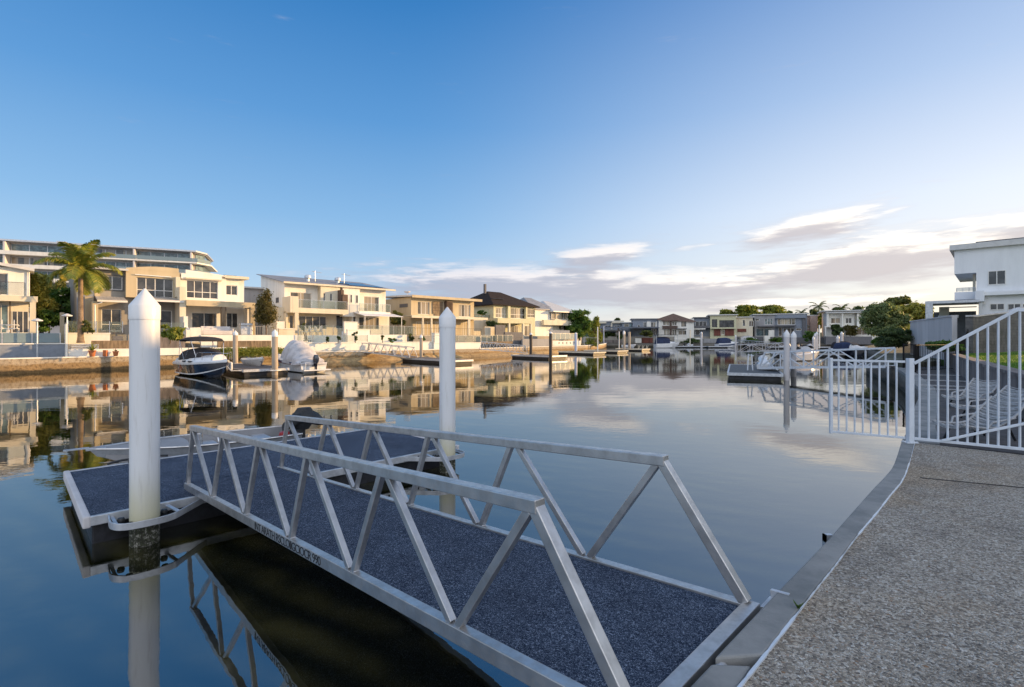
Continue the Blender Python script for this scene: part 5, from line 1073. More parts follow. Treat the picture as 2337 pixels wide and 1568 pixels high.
# shore walls of the far bank
def farwall(u0, u1, v0, v1, y, mat, label, th=.6, name='garden_wall'):
    a, b = aty(u0, v0, y), aty(u1, v1, y); MB().box(a.x, b.x, y, y+th, b.z, a.z).build(name, mat, label=label, cat='wall')
farwall(1367, 1420, 776, 786, 141.5, 'retain', 'dark stone wall with shrubs under the grey-blue far house'); farwall(1450, 1464, 772, 783, 141, 'white', 'short white ribbed wall at the far bank')
farwall(1465, 1490, 771, 783, 141.2, 'redbrown', 'red-brown shed wall on the far bank by the white motor cruiser'); farwall(1540, 1600, 771, 774, 140.8, 'white', 'thin white terrace edge on the far bank')
farwall(1605, 1636, 773, 784, 141, 'grey', 'grey garden wall left of the moored blue and white cabin boat'); farwall(1636, 1745, 768, 785, 143, 'dark' if False else 'dgrey', 'dark garden wall behind the moored cabin boat')
farwall(1745, 1758, 766, 785, 140.8, 'white', 'white upright wall block in front of the grey house'); farwall(1760, 1885, 770, 785, 142, 'dgrey', 'long dark wall below the white modern house'); farwall(1885, 1990, 768, 786, 128, 'dgrey', 'dark hedge-green wall at the right end of the far bank')
# ================================================================ RIGHT BANK HOUSE
fr1 = Frame(*aty(2178, 600, 44).xy, math.atan2(-3, 3.1), 6); hr = empty('house', 'white modern house at the right with overhanging upper storey and pergola', 'house', fr1.O, fr1.a)
X = lambda x, t=0, y=400: fr1.px(x, y, t)[0]
Z = lambda x, y, t=0: fr1.px(x, y, t)[1]
zr = Z(1125, 205); x0 = 0; xo = X(1342); LR = 16; zo = Z(1125, 445)
w_u = [fr1.rect(1460, 415, 1645, 560)]; w_l = [fr1.rect(1478, 748, 1632, 815), fr1.rect(1660, 748, 1800, 815), fr1.rect(1810, 748, 2000, 815)]
zl = Z(1430, 665)
block(hr, 'coolwhite', x0, LR, 0, 9, zo, zr, [w_u[0]] if w_u[0][2] > zo else (), 'upper_storey'); block(hr, 'coolwhite', xo, LR, .003, 9, zl, zo, [w_u[0]] if w_u[0][2] < zo else (), 'upper_wall')
m = MB(); 
window(hr, w_u[0], -.12, 2, fm='frame'); block(hr, 'coolwhite', X(1380), LR, .006, 9, 1.5, zl, w_l, 'lower_wall')
for r in w_l: window(hr, r, -.1, 2)
part(hr, 'ledge', 'coolwhite', (X(1425), LR, -.5, .001, zl-.02, zl+.28)); slab_roof(hr, x0-.3, LR, -.35, 9.3, zr, .45, -.0, 'roofw'); part(hr, 'roof_deck', 'dgrey', (X(1335), LR, .3, 8, zr+.46, zr+.62))
part(hr, 'balcony', 'coolwhite', (X(1120, .5), X(1335, .5), .5, 5, Z(1130, 705), Z(1130, 628))); r = fr1.rect(1140, 592, 1335, 628, .6); balustrade(hr, r[0], r[1], r[2], r[3], .6, 3, glass='glass', rail='frame')
m = MB(); [m.box(x-.012, x+.012, .58, .6, r[2], r[3]) for x in np.linspace(r[0], r[1], 26)]; m.build('railing_bars', 'frame', hr)
part(hr, 'column', 'cream', (X(1300), X(1330), 1.2, 1.6, Z(1130, 628), zo)); part(hr, 'stepped_wall', 'coolwhite', (X(1330, -.8), X(1425, -.8), -.8, -.01, Z(1380, 725, -.8), Z(1380, 615, -.8)), (X(1365, -.6), X(1400, -.6), -.6, -.01, 1.5, Z(1380, 725, -.8)))
m = MB(); m.box(X(1405), X(1440), -.5, -.3, Z(1420, 755), Z(1420, 730)); m.build('wall_lamp', 'frame', hr)
pg = -2.5; r = fr1.rect(820, 725, 1370, 780, pg); part(hr, 'pergola_beam', 'aluflat', (r[0], r[1], pg, pg+.15, r[2]+.25, r[3]), (r[0], r[0]+.15, pg+.15, 3, r[2]+.25, r[3]), (r[1]-.15, r[1], pg+.15, 0, r[2]+.25, r[3]))
m = MB(); [m.box(r[0]+.1, r[1]-.1, y_, y_+.08, r[2]+.3, r[3]-.02) for y_ in np.arange(pg+.4, 2.8, .45)]; m.build('pergola_slats', 'aluflat', hr)
part(hr, 'pergola_post', 'aluflat', (r[0]+.02, r[0]+.5, pg+.02, pg+.3, 1.6, r[2]+.25)); part(hr, 'shade_screen', 'dgrey', (r[0]+.2, r[1]-.3, 2.6, 2.7, 1.6, r[3]-.75)); part(hr, 'pergola_roof', 'bluegrey', (r[0]+.1, r[1]-.1, pg+.16, 2.9, r[3]-.015, r[3]+.02)); part(hr, 'pergola_wall', 'cream', (r[0]+.6, r[0]+1.3, 2.3, 2.5, 1.6, r[3]-.3)); part(hr, 'ceiling_fan', 'frame', (r[0]+1, r[0]+3.2, .4, .55, r[3]-.5, r[3]-.42)); part(hr, 'pergola_rail', 'frame', (r[0]+.6, r[1]-1.4, 1.2, 1.3, r[2]-.9, r[2]-.65))
# neighbour beyond the right edge: its real shadow falls over the gangway
nb = empty('house', 'plain white two-storey neighbour house on the right bank, nearest the camera', 'house', (0, 0, 0)); 
block(nb, 'white', 27.5, 44, 1.5, 21, 1.5, 8.1); part(nb, 'roof', 'roofw', (27, 44.5, 1, 21.5, 8.1, 8.4))
block(nb, 'white', 30, 48, -24, 0, 1.5, 8.0, name='wing'); window(nb, (29, 32, 4.8, 6.2), 1.45, 2)
# ================================================================ DOCKS
def dock(O, ang, w_, L_, label, top=.42, mat='deckwood', edge='aluflat', flt='hull'):
    e = empty('pontoon', label, 'pontoon', (O[0], O[1], 0), ang)
    MB().box(.04, w_-.04, .04, L_-.04, top-.06, top).build('deck', mat, e); MB().box(.1, w_-.1, .1, L_-.1, -.3, top-.16).build('float', flt, e)
    m = MB(); m.box(0, w_, -.04, .06, top-.16, top+.02); m.box(0, w_, L_-.06, L_+.04, top-.16, top+.02); m.box(-.04, .06, .06, L_-.06, top-.16, top+.018); m.box(w_-.06, w_+.04, .06, L_-.06, top-.16, top+.018)
    m.build('edge_trim', edge, e); return Frame(O[0], O[1], ang), e
def small_gangway(A, B, w_, label, n=5, h=1.0, pat='W', mat='aluflat', t=.07):
    A, B = Vector(A), Vector(B); e = empty('gangway', label, 'gangway', A); d = B-A; side = Vector((-d.y, d.x, 0)).normalized()*w_/2
    m = MB(); m.bar(Vector(), d, w_, .05).build('deck', 'deckwood', e)
    for s in (-1, 1):
        o = side*s; m = MB(); m.bar(o, d+o, t, t*1.4); U_ = Vector((0, 0, h)); m.build('bottom_chord', mat, e)
        tp = [d*((i+.5)/n) for i in range(n)]
        if pat == 'W':
            MB().bar(tp[0]*.6+o+U_, d*(1-.5/n*.6)+o+U_, t, t).build('top_rail', mat, e)
            for i in range(n):
                MB().bar(d*(i/n)+o, tp[i]+o+U_, t*.7).build('brace', mat, e); MB().bar(tp[i]+o+U_, d*((i+1)/n)+o, t*.7).build('brace', mat, e)
        else:
            MB().bar(d*.06+o+U_, d*1.0+o+U_, t, t*1.2).build('top_rail', mat, e); MB().bar(o, d*.06+o+U_, t*1.1).build('end_post', mat, e)
            for i in range(1, n+1): MB().bar(d*(i/n)+o, d*(i/n)+o+U_, t*.8).build('upright', mat, e)
            for i in range(n): a, b = (i, i+1) if i % 2 else (i+1, i); a = max(a, .25); MB().bar(d*(a/n)+o+U_, d*(b/n)+o, t*.7).build('brace', mat, e)
    return e
PG = 'mooring piles around the canal'
dA, _ = dock((-18.4, 34.5), EA, 3.1, 9.5, 'weathered pontoon between the black-hooded cruiser and the covered boat')
pile(dA.w(1.95, -.35), .20, 3.22, .22, .30, 'sunlit concrete pile with white pointed cap, the nearer of two beside the covered boat', 'stonepile', group=PG)
pile(dA.w(2.25, 9.9), .20, 3.25, .22, .2, 'sunlit concrete pile with white pointed cap right of the black-hooded cruiser', 'stonepile', group=PG)
MB().tube([dA.w(1.5, -.05, .33), dA.w(1.6, -.55, .33), dA.w(1.95, -.68, .33), dA.w(2.3, -.55, .33), dA.w(2.4, -.05, .33)], .05, 6).build('pile_guide', 'frame', _)
_.children[-1].matrix_parent_inverse = Matrix.LocRotScale(dA.O, Matrix.Rotation(dA.a, 3, 'Z').to_quaternion(), None).inverted()
dB, _ = dock((-5.6, 48.8), EA, 2.4, 9.5, 'low dark pontoon seen left of the tall middle pile')
small_gangway((-17.0, 57.6, 1.05), (-10.6, 54.3, .52), 1.3, 'far arched gangway leading to the pontoon left of the tall middle pile', 7)
pile((-10.9, 60.5, 0), .19, 3.0, .2, .2, 'slim brown pile standing at the end of the far gangway', 'stonepile', group=PG)
dC, _ = dock((4.4, 60.3), EA, 3.4, 6.5, 'black pontoon between two black piles with white caps')
pile(dC.w(0, -.3), .20, 3.36, .14, .1, 'right of the two black piles with rounded white caps', 'darkpile', group=PG); pile((2.5, 66.5, 0), .20, 3.25, .14, .1, 'left of the two black piles with rounded white caps', 'darkpile', group=PG)
small_gangway((-4.2, 66.5, 1.1), (1.9, 68.5, .52), 1.3, 'far truss gangway leading to the black pontoon', 7)
pile((10.4, 82, 0), .22, 3.45, .14, .1, 'blue-white pile with flat cap beside the pierced white wall', 'bluepile', group=PG)
dD, _ = dock((12.2, 75.5), EA, 3.2, 7, 'long low pontoon beside the blue-white pile', edge='cream'); dE, _ = dock((17.6, 84), EA, 3.2, 7, 'pontoon with pale side right of the blue-white pile', edge='cream')
MB().tube([(14.2, 83.5, 0), (14.2, 83.5, 4.4)], .09, 8).build('pole', 'frame', label='tall thin white pole under the big green tree', cat='pole')
dF_, _ = dock((24.9, 96.5), EA, 3.0, 6, 'square pontoon with two tan piles at the end of the sunlit bank', edge='cream')
pile((21.9, 98.5, 0), .22, 4.0, .25, .5, 'tan pile with large rounded white cap on the square pontoon', 'stonepile', group=PG); pile((23.4, 100.5, 0), .24, 3.8, .1, .1, 'thick brown pile without a white cap on the square pontoon', 'stonepile', 'stonepile', group=PG)
m = MB()
for k in range(3):
    for s in (0, .35): m.bar((24.6+k*.8+s*.3, 98.2, .42), (24.6+k*.8+s, 98.2, 1.1), .08)
m.build('dock_rack', 'cream', label='small pale boat racks standing on the square pontoon', cat='rack')
# right-hand pontoon and gangway
dG, dGe = dock((13.7, 32.0), R(-24), 3.1, 11, 'dark pontoon on the right with the white truss gangway', .40, 'rubber', 'aluflat')
pile((16.95, 31.1, 0), .165, 3.13, .25, .22, 'front one of the two grey square-looking piles with white caps at the right pontoon', 'lav', group=PG); pile((19.0, 34.0, 0), .17, 3.08, .25, .2, 'back one of the two grey piles with white caps at the right pontoon', 'lav', group=PG)
small_gangway((17.4, 34.8, .55), (21.4, 28.5, 1.0), 1.2, 'white truss gangway on the right between the grey piles and the black fence', 5, 1.05, 'N', 'gatewhite', .085)
m = MB(); c_ = dG.w(1.2, 3.2, .4)
for dx in (0, .35): m.bar(c_+Vector((dx, 0, 0)), c_+Vector((dx*.6+.1, .1, 1.1)), .06)
m.bar(c_+Vector((.1, .1, 1.05)), c_+Vector((.5, .2, 1.0)), .06); m.build('boarding_handle', 'gatewhite', label='small white metal frame standing on the right pontoon', cat='handle')
dH, _ = dock((60, 118), R(-10), 16, 2.4, 'long dark pontoon in front of the grey far houses', .45)
dI, _ = dock((41.5, 128.5), 0, 8, 2.5, 'grey pontoon under the white motor cruiser at the far bank'); dJ, _ = dock((49.5, 127), 0, 5, 2.5, 'short pontoon left of the moored cabin boat')
small_gangway((36.5, 66, 1.0), (32, 71, .6), 1.0, 'small pale gangway behind the white truss gangway on the right', 4, 1.0, 'N', 'aluflat')
for u, y, zt, r_, lb in ((1856.4, 72, 2.85, .15, 'shortest grey pile of the three behind the right gangway'), (1860, 80, 3.35, .16, 'middle grey pile of the three behind the right gangway'), (1864, 82, 3.6, .19, 'tallest grey pile of the three behind the right gangway'),
                         (1912, 72, 2.95, .2, 'shorter grey pile left of the dark covered boats on the right'), (1921, 76, 3.55, .2, 'taller grey pile left of the dark covered boats on the right'),
                         (1601, 126, 4.1, .24, 'pale pile left of the moored cabin boat'), (1679, 126, 3.3, .2, 'pale pile at the bow of the moored cabin boat')):
    x = (u-CX)/F*y; pile((x, y, 0), r_, zt, .28, .2, lb, 'lav', group=PG, n=16)
for u, y, z0, z1, r_, mt, lb in ((1378, 128, .5, 5.6, .12, 'bluepile', 'tall thin blue pole at the left end of the far bank'), (1575, 130, .5, 4.6, .14, 'cream', 'thin cream pole in front of the brown-banded house'), (1413, 99, .3, 3.8, .10, 'frame', 'slim white pole beside the square pontoon'),
                                 (1870, 100, .5, 5.1, .12, 'frame', 'tall slim white pole left of the white modern house')):
    x = (u-CX)/F*y; MB().tube([(x, y, z0), (x, y, z1)], r_, 8).build('pole', mt, label=lb, cat='pole')
# ================================================================ BOATS
def hullboat(name, label, stern, bow, B, zg, mats, zc=.1, sheer=.3, full=.5, group=None, cat='boat', n=18):
    s, b = Vector((*stern, 0)), Vector((*bow, 0)); d = b-s; L = d.length; e = empty(name, label, cat, s, math.atan2(d.y, d.x), group)
    secs = hull_secs(L, B, -.3, zc, zg, sheer, n, full); m = MB(); m.loft(secs, caps=False); m.add(secs[0], [(4, 3, 2, 1, 0)]); m.build('hull', mats[0], e, True)
    dk = MB(); dk.loft([[(q_[0][0], -q_[4][1], q_[0][2]), (q_[0][0], -q_[4][1]*.92, q_[0][2]+.10), (q_[0][0], 0, q_[0][2]+.16), (q_[0][0], q_[4][1]*.92, q_[0][2]+.10), (q_[0][0], q_[4][1], q_[0][2])] for q_ in secs], caps=False); dk.build('deck', mats[1], e, True)
    return e, secs, L
def belt(e, secs, mat, z0f, z1f, off=.015, name='stripe'):
    m = MB()
    for k, sgn in ((0, -1), (4, 1)):
        rows = []
        for q_ in secs:
            g_, c_ = Vector(q_[k]), Vector(q_[1 if k == 0 else 3]); rows.append([c_.lerp(g_, z0f)+Vector((.0, sgn*off, 0)), c_.lerp(g_, z1f)+Vector((.0, sgn*off, 0))])
        rows[-1] = [p+Vector((off, 0, 0)) for p in rows[-1]]; m.loft(rows, caps=False)
    return m.build(name, mat, e, True)
def blobcover(secs_in, mat, e, name, seed=1, wr=.03):
    "loft of arch sections: (x, halfwidth, zbase, ztop)"
    m = MB(); rr = random.Random(seed); out = []
    for x, hw, z0, z1 in secs_in:
        out.append([(x, hw*math.cos(a)*(1 if abs(math.cos(a)) > .1 else 1), z0+(z1-z0)*max(0, math.sin(a))**.55+rr.uniform(-wr, wr)) for a in np.linspace(0, PI, 11)])
    m.loft(out, caps=True); return m.build(name, mat, e, True)
# cruiser with black hood
e, secs, L = hullboat('motor_cruiser', 'navy-hulled white motor cruiser with black bimini and canvas, moored at the left bank', (-23.6, 37.0), (-18.8, 33.0), 2.5, .86, ['navyhull', 'gel'], .12, .22, .45)
belt(e, secs, 'gel', .0, .10); belt(e, secs, 'gel', .86, 1.03)
m = MB(); m.loft([[(q_[0][0]*.93+.1, -q_[4][1]*.97, q_[0][2]-.02), (q_[0][0]*.93+.1, -q_[4][1]*.80, q_[0][2]+.30), (q_[0][0]*.93+.1, -q_[4][1]*.45, q_[0][2]+.46), (q_[0][0]*.93+.1, 0, q_[0][2]+.50), (q_[0][0]*.93+.1, q_[4][1]*.45, q_[0][2]+.46), (q_[0][0]*.93+.1, q_[4][1]*.80, q_[0][2]+.30), (q_[0][0]*.93+.1, q_[4][1]*.97, q_[0][2]-.02)] for q_ in secs[:-2]], caps=True); m.build('cabin_top', 'gel', e, True)
blobcover([(.6, 1.0, 1.05, 1.35), (1.2, 1.06, 1.08, 1.85), (2.6, 1.05, 1.15, 1.95), (3.3, .95, 1.2, 1.90), (4.1, .72, 1.25, 1.45)], 'canvasb', e, 'cockpit_cover', 3, .01)
blobcover([(.9, 1.02, 2.35, 2.42), (1.2, 1.08, 2.42, 2.58), (2.1, 1.1, 2.47, 2.72), (3.0, 1.08, 2.42, 2.66), (3.5, 1.0, 2.36, 2.46)], 'canvasb', e, 'bimini', 4, .01)
m = MB()
for sy in (-1, 1):
    m.tube([(1.0, sy*1.05, 1.1), (1.2, sy*1.05, 2.4)], .018, 6); m.tube([(2.1, sy*1.08, 1.15), (1.2, sy*1.05, 2.4)], .018, 6); m.tube([(2.2, sy*1.05, 1.2), (3.3, sy*1.02, 2.4)], .018, 6); m.tube([(3.7, sy*.85, 1.3), (3.3, sy*1.02, 2.4)], .018, 6)
m.build('bimini_frame', 'steel', e, True)
m = MB()
for sy in (-1, 1): m.tube([(3.8, sy*1.0, 1.15), (4.2, sy*.95, 1.62), (5.4, sy*.72, 1.66), (6.4, sy*.25, 1.62), (6.75, 0, 1.6)], .016, 6); [m.tube([(x, sy*y_, 1.15), (x, sy*y_, 1.64)], .012, 5) for x, y_ in ((4.8, .86), (5.7, .62))]
m.build('bow_rail', 'steel', e, True)
for x in (2.3, 3.4): 
    m = MB(); m.box(x, x+.32, -1.26, 1.26, .98, 1.06); m.build('porthole', 'rubber', e)
m = MB(); m.tube([(6.1, 0, .95), (6.5, .3, .45), (6.6, .9, .45)], .02, 5); m.build('mooring_rope', 'frame', e)
for x in (2.4, 4.2):
    m = MB(); m.lathe([(.03, -.32), (.11, -.26), (.12, 0), (.11, .26), (.03, .32)], (x, 1.34 if x < 3 else 1.15, .62), 10); m.build('fender', 'gel', e, True)
# covered boat
e, secs, L = hullboat('covered_boat', 'small white and red motorboat under a draped pale grey cover beside the sunlit pile', (-14.9, 37.9), (-19.9, 43.2), 2.2, .75, ['gel', 'gel'], .08, .35, .5)
belt(e, secs, 'redbrown', .70, .85); belt(e, secs, 'navy', .85, 1.0)
cvs = [(-.25, .75, .72, .85), (.2, 1.05, .68, 1.15), (.9, 1.14, .66, 1.35), (1.5, 1.16, .68, 1.75), (2.3, 1.16, .72, 2.2), (2.7, 1.14, .75, 2.42), (3.9, 1.02, .80, 2.46), (4.3, .9, .86, 2.15), (4.9, .8, .92, 1.6), (5.6, .6, 1.0, 1.35), (6.6, .25, 1.1, 1.2)]
m = MB(); rr = random.Random(9); out = []
for i in range(len(cvs)-1):
    for j in range(4):
        t = j/4; x, hw, z0, z1 = [cvs[i][k]+(cvs[i+1][k]-cvs[i][k])*t for k in range(4)]; row = []
        for a in np.linspace(0, PI, 25):
            f = .06*math.sin(a*9+x*2.3)*abs(math.cos(a))+.045*math.sin(x*6+a*3); sag = .10*math.sin(j/4*PI)*math.sin(a)
            row.append((x, (hw+f)*math.cos(a), z0-.1*abs(math.cos(a))+(z1-z0-sag)*max(0, math.sin(a))**(.75 if x < 1 else 1.0)))
        out.append(row)
m.loft(out, caps=True).build('boat_cover', 'canvasg', e, True)
outboard(e, -.1, .55, 1.35, 'navyhull'); m = MB(); m.box(-.7, -.02, -1.0, 1.0, .18, .26); m.tube([(-.7, .6, .26), (-.75, .6, .8), (-.75, .9, .8), (-.6, .9, .26)], .03, 6); m.build('swim_platform', 'gel', e)
# little white dinghy on the pontoon behind
e, secs, L = hullboat('dinghy', 'small white dinghy lying on the pontoon between the two sunlit piles', (-21.8, 41.6), (-19.3, 38.9), 1.2, .35, ['gel', 'gel'], .1, .15)
e.location.z = .5; outboard(e, -.1, .15, .7)
# far boats
def cabinboat(name, label, stern, bow, B, zg, hullm, canv, stripe=None, top=2.3, group=None):
    e, secs, L = hullboat(name, label, stern, bow, B, zg, [hullm, 'gel'], .1, .35)
    if stripe: belt(e, secs, stripe, .45, .80)
    blobcover([(L*.04, B*.36, zg, zg+.55), (L*.08, B*.40, zg, top), (L*.45, B*.42, zg+.05, top+.1), (L*.6, B*.38, zg+.1, top-.1)], canv, e, 'canopy', 2, .01)
    blobcover([(L*.58, B*.38, zg, zg+.95), (L*.70, B*.34, zg+.05, zg+.7), (L*.88, B*.18, zg+.15, zg+.4)], 'gel', e, 'cabin', 2, .0)
    m = MB(); m.bar((L*.60, 0, zg+1.0), (L*.70, 0, zg+.75), B*.62, .05); m.build('windscreen', 'rubber', e); return e
cabinboat('cabin_boat', 'white cabin boat with navy canopy and blue stripe moored at the far bank', (52.2, 128.5), (57.8, 129.3), 2.3, 1.0, 'gel', 'canvasn', 'navy', 2.5)
cabinboat('motor_cruiser', 'white motor cruiser with dark blue canopy moored below the brown-banded house', (36.0, 127), (42.0, 127.5), 2.4, .95, 'gel', 'canvasn', None, 2.7)
m = MB(); m.box(36, 41.5, 125.8, 128.2, 3.2, 3.32); e = m.build('boat_canopy', 'canvasb', label='black flat canopy above the white motor cruiser at the far bank', cat='canopy'); [MB().box(x, x+.08, y_, y_+.08, .5, 3.2).build('post', 'aluflat', e) for x in (36.1, 41.3) for y_ in (125.9, 128.1)]
cabinboat('runabout', 'white runabout moored behind the back grey pile on the right', (31.0, 56.5), (35.5, 58.5), 1.9, .7, 'gel', 'canvasg', None, 1.2)
cabinboat('runabout', 'dark covered boat with blue canopy by the seawall left of the big bushes', (46.2, 72), (47.6, 67.8), 2.0, .9, 'navyhull', 'canvasn', None, 1.9)
cabinboat('runabout', 'dark blue covered boat moored just left of the other covered boat at the bushes', (49.0, 77), (50.6, 72.6), 2.0, .9, 'navyhull', 'canvasb', None, 2.0)
def jetski(x, y, rz, label, body='gel', seat='canvasb'):
    e = empty('jet_ski', label, 'jet ski', (x, y, .35), rz, 'jet skis on the pontoons'); secs = hull_secs(2.9, 1.1, -.2, .0, .35, .25, 12, .4); m = MB(); m.loft(secs, caps=False); m.add(secs[0], [(4, 3, 2, 1, 0)]); m.build('hull', body, e, True)
    blobcover([(.1, .5, .3, .42), (.5, .3, .35, .72), (1.5, .28, .35, .78), (1.8, .36, .38, 1.0), (2.6, .15, .45, .6)], seat, e, 'seat', 1, .0)
    m = MB(); m.tube([(1.75, -.38, 1.05), (1.85, 0, 1.0), (1.75, .38, 1.05)], .03, 6); m.build('handlebar', 'blackm', e)
jetski(63.5, 119, .5, 'jet ski on the long dark pontoon in front of the white wall block'); jetski(66.5, 118.2, .8, 'jet ski at the right end of the long dark pontoon')
jetski(*dG.w(2.3, 4.9).xy, R(66), 'white jet ski on the right pontoon near the gangway end', 'gel', 'gel'); jetski(39.0, 71, .4, 'jet ski among the white clutter left of the shorter grey pile'); jetski(41.5, 72, .4, 'jet ski among the white clutter between the grey piles')
m = MB(); [m.box(38+i*1.1, 38.4+i*1.1, 70.2, 70.8, .3, 1.0+.4*(i % 3)) for i in range(7)]
dK, _ = dock((36.5, 69.5), R(-12), 8.5, 2.6, 'pale pontoon carrying jet skis behind the right gangway')
e, secs, L = hullboat('tender', 'grey covered boat stored on the far bank left of the grey flat-roofed house', (64.2, 142.2), (68.6, 141.8), 2.2, 1.9, ['gel', 'canvasg'], 1.4, .2); e.location.z = .25
blobcover([(.1, 1.0, 1.85, 2.3), (1, 1.05, 1.9, 2.8), (2.6, 1.0, 1.95, 2.9), (3.8, .6, 2.0, 2.4)], 'canvasg', e, 'boat_cover', 5, .03)
# ================================================================ VEGETATION
def tpx(name, label, u0, v0, u1, v1, y, mat, n, size, nb=9, seed=1, cat='tree', trunkf=.3, z0=None, group=None, dz=0):
    w_ = (u1-u0)*y/F*1.12; zt = CH-(v0-HZ)*y/F; zb = CH-(v1-HZ)*y/F if z0 is None else z0; x = ((u0+u1)/2-CX)/F*y; h = zt-zb
    bl = blobset(w_, h*(1-trunkf), h*trunkf, nb, seed, w_*.9); return tree(name, label, cat, (x, y, zb), h*.62, max(.05, h*.028), bl, n, size, mat, group)
c = lambda i, x, y: cv_(x, y, i)
def tc_(i, name, label, x0, y0, x1, y1, y, *a, **k): (u0, v0), (u1, v1) = c(i, x0, y0), c(i, x1, y1); return tpx(name, label, u0, v0, u1, v1, y, *a, **k)
tc_(1, 'bush', 'tall golden-green feathery tree between the leftmost house and the palm', 255, 415, 500, 990, 45.5, 'gold', 9000, .16, 16, 3, trunkf=.2)
tc_(1, 'tree', 'dark green leafy tree left of the palm trunk', 440, 540, 700, 990, 51, 'green', 7000, .2, 12, 5, trunkf=.15)
tc_(1, 'bush', 'bright green rounded bush behind the tan pillar', 335, 765, 560, 990, 44, 'green', 5000, .13, 9, 6, cat='bush', trunkf=.05)
tc_(1, 'tree', 'green treetops behind the golden-green tree by the apartment block', 380, 480, 620, 900, 75, 'olive', 5000, .22, 10, 16, trunkf=.15)
tc_(1, 'shrub', 'grey-green rounded shrub on the white wall of the duplex', 735, 868, 862, 988, 40.5, 'olive', 2200, .07, 7, 7, cat='shrub', trunkf=.05)
def spiky(name, label, loc, h, n, mat, droop=.3, wid=.05, cat='plant', pot=None, sp=.6):
    e = empty(name, label, cat, loc); rr = random.Random(hash(label) % 999); m = MB()
    for i in range(n):
        a = rr.uniform(0, 6.28); el_ = rr.uniform(.5, 1.45); l = h*rr.uniform(.6, 1.05); pr_ = None; d = Vector((math.cos(a)*math.cos(el_)*sp/.6, math.sin(a)*math.cos(el_)*sp/.6, math.sin(el_))); s_ = Vector((-math.sin(a), math.cos(a), 0))*wid
        P_ = [d*l*t-Vector((0, 0, droop*l*t*t)) for t in (0, .35, .7, 1)]; W_ = (.6, 1, .7, .05)
        for k in range(3): m.add([P_[k]-s_*W_[k], P_[k]+s_*W_[k], P_[k+1]+s_*W_[k+1], P_[k+1]-s_*W_[k+1]], [(0, 1, 2, 3)])
    if pot: m.v = [(x, y, z+pot*.8) for x, y, z in m.v]; MB().lathe([(pot*.30, 0), (pot*.42, pot*.7), (pot*.48, pot*.72), (pot*.48, pot*.9), (pot*.40, pot*.85)], n=14).build('pot', 'terracotta', e, True)
    m.build('leaves', mat, e); return e
spiky('agave', 'spiky pale agave on the white wall at the foot of the palm', f2.w(f2.px(650, 985, -4.8)[0], -4.8, 2.95), 1.3, 46, 'olive', .1, .035)
spiky('potted_plant', 'terracotta pot with tall yellow spikes on the low white wall', f2.w(f2.px(842, 1190, -7.3)[0], -7.3, 1.12), .9, 18, 'hedge', .1, .04, pot=.55, cat='potted plant')
spiky('potted_plant', 'small terracotta pot on the ledge left of the leftmost big pile', f2.w(f2.px(1056, 1186, -7.3)[0], -7.3, 1.12), .4, 12, 'bronze', .3, .03, pot=.45, cat='potted plant')
MB().box(-.13, .13, -.1, .1, 0, .5).build('terracotta_block', 'terracotta', label='small terracotta block between the two pots on the low wall', cat='block').location = f2.w(f2.px(962, 1180, -7.3)[0], -7.3, 1.12)
tc_(1, 'shrub', 'drooping yellow-green plant above the dark rock wall left of the cruiser', 1440, 890, 1665, 1085, 40.5, 'hedge', 1500, .16, 6, 8, cat='shrub', trunkf=.1)
tc_(2, 'round_tree', 'small rounded bronze-green tree between the duplex and the cream house', 252, 435, 465, 800, 52, 'bronze', 9000, .12, 1, 8, trunkf=.25) if False else None
x0, y0 = aty(606.5, 720, 52).xy; rt = tree('round_tree', 'small egg-shaped bronze-green tree between the duplex and the cream house', 'tree', (x0, y0, 2.6), 2.0, .09,
     [(0, 0, 2.6, 1.0, 1.0, 1.25), (-.15, 0, 3.6, .75, .75, .9), (.1, .1, 4.4, .4, .4, .7), (.4, -.2, 2.2, .75, .7, .75), (-.45, .1, 2.2, .7, .7, .7)], 9000, .10, 'bronze')
m = crown_mesh([(f2.px(x, 950, -7)[0], -7.3, 1.35, 1.3, .45, .38) for x in (2040, 2130, 2230, 2330, 2420, 2520)]+[(f2.px(x, 950, -7)[0], -7.75, 1.05, 1.0, .2, .3) for x in (2080, 2200, 2320, 2440, 2540)], 9000, .07)
m.build('hedge', 'hedge', fr=f2, label='low trailing yellow-green hedge on the seawall between the two sunlit piles', cat='hedge')
tc_(2, 'tree', 'olive-green tree between the cream house with awning and the beige house', 1610, 525, 1780, 790, 74, 'olive', 5000, .18, 10, 9)
tc_(3, 'shrub', 'green shrub in the balcony planter beside the dark-roofed house', 455, 462, 592, 560, 92, 'green', 1500, .16, 5, 10, cat='shrub', trunkf=.1)
tc_(3, 'bush', 'dark green bush left of the dark grey garden walls', 562, 585, 712, 800, 88, 'dark', 2500, .2, 7, 11, cat='bush', trunkf=.05)
tc_(3, 'tree', 'big dark green tree at the right end of the sunlit row', 1490, 455, 1790, 900, 108, 'green', 15000, .24, 22, 12, trunkf=.25)
tc_(3, 'tree', 'yellow-green tree right of the big dark green tree', 1735, 545, 1895, 900, 118, 'hedge', 7000, .24, 12, 13, trunkf=.1)
tc_(3, 'bush', 'yellow-green bushes behind the white picket fence at the bank end', 1690, 735, 1870, 900, 100, 'hedge', 4000, .2, 8, 14, cat='bush', trunkf=.05)
tc_(2, 'shrub', 'pale shrub on the white terrace wall below the awning', 1515, 800, 1570, 880, 58, 'olive', 500, .08, 4, 15, cat='shrub'); tc_(2, 'shrub', 'low wide green shrub on the terrace wall below the awning', 1590, 830, 1680, 880, 58, 'green', 700, .08, 5, 17, cat='shrub', trunkf=.1)
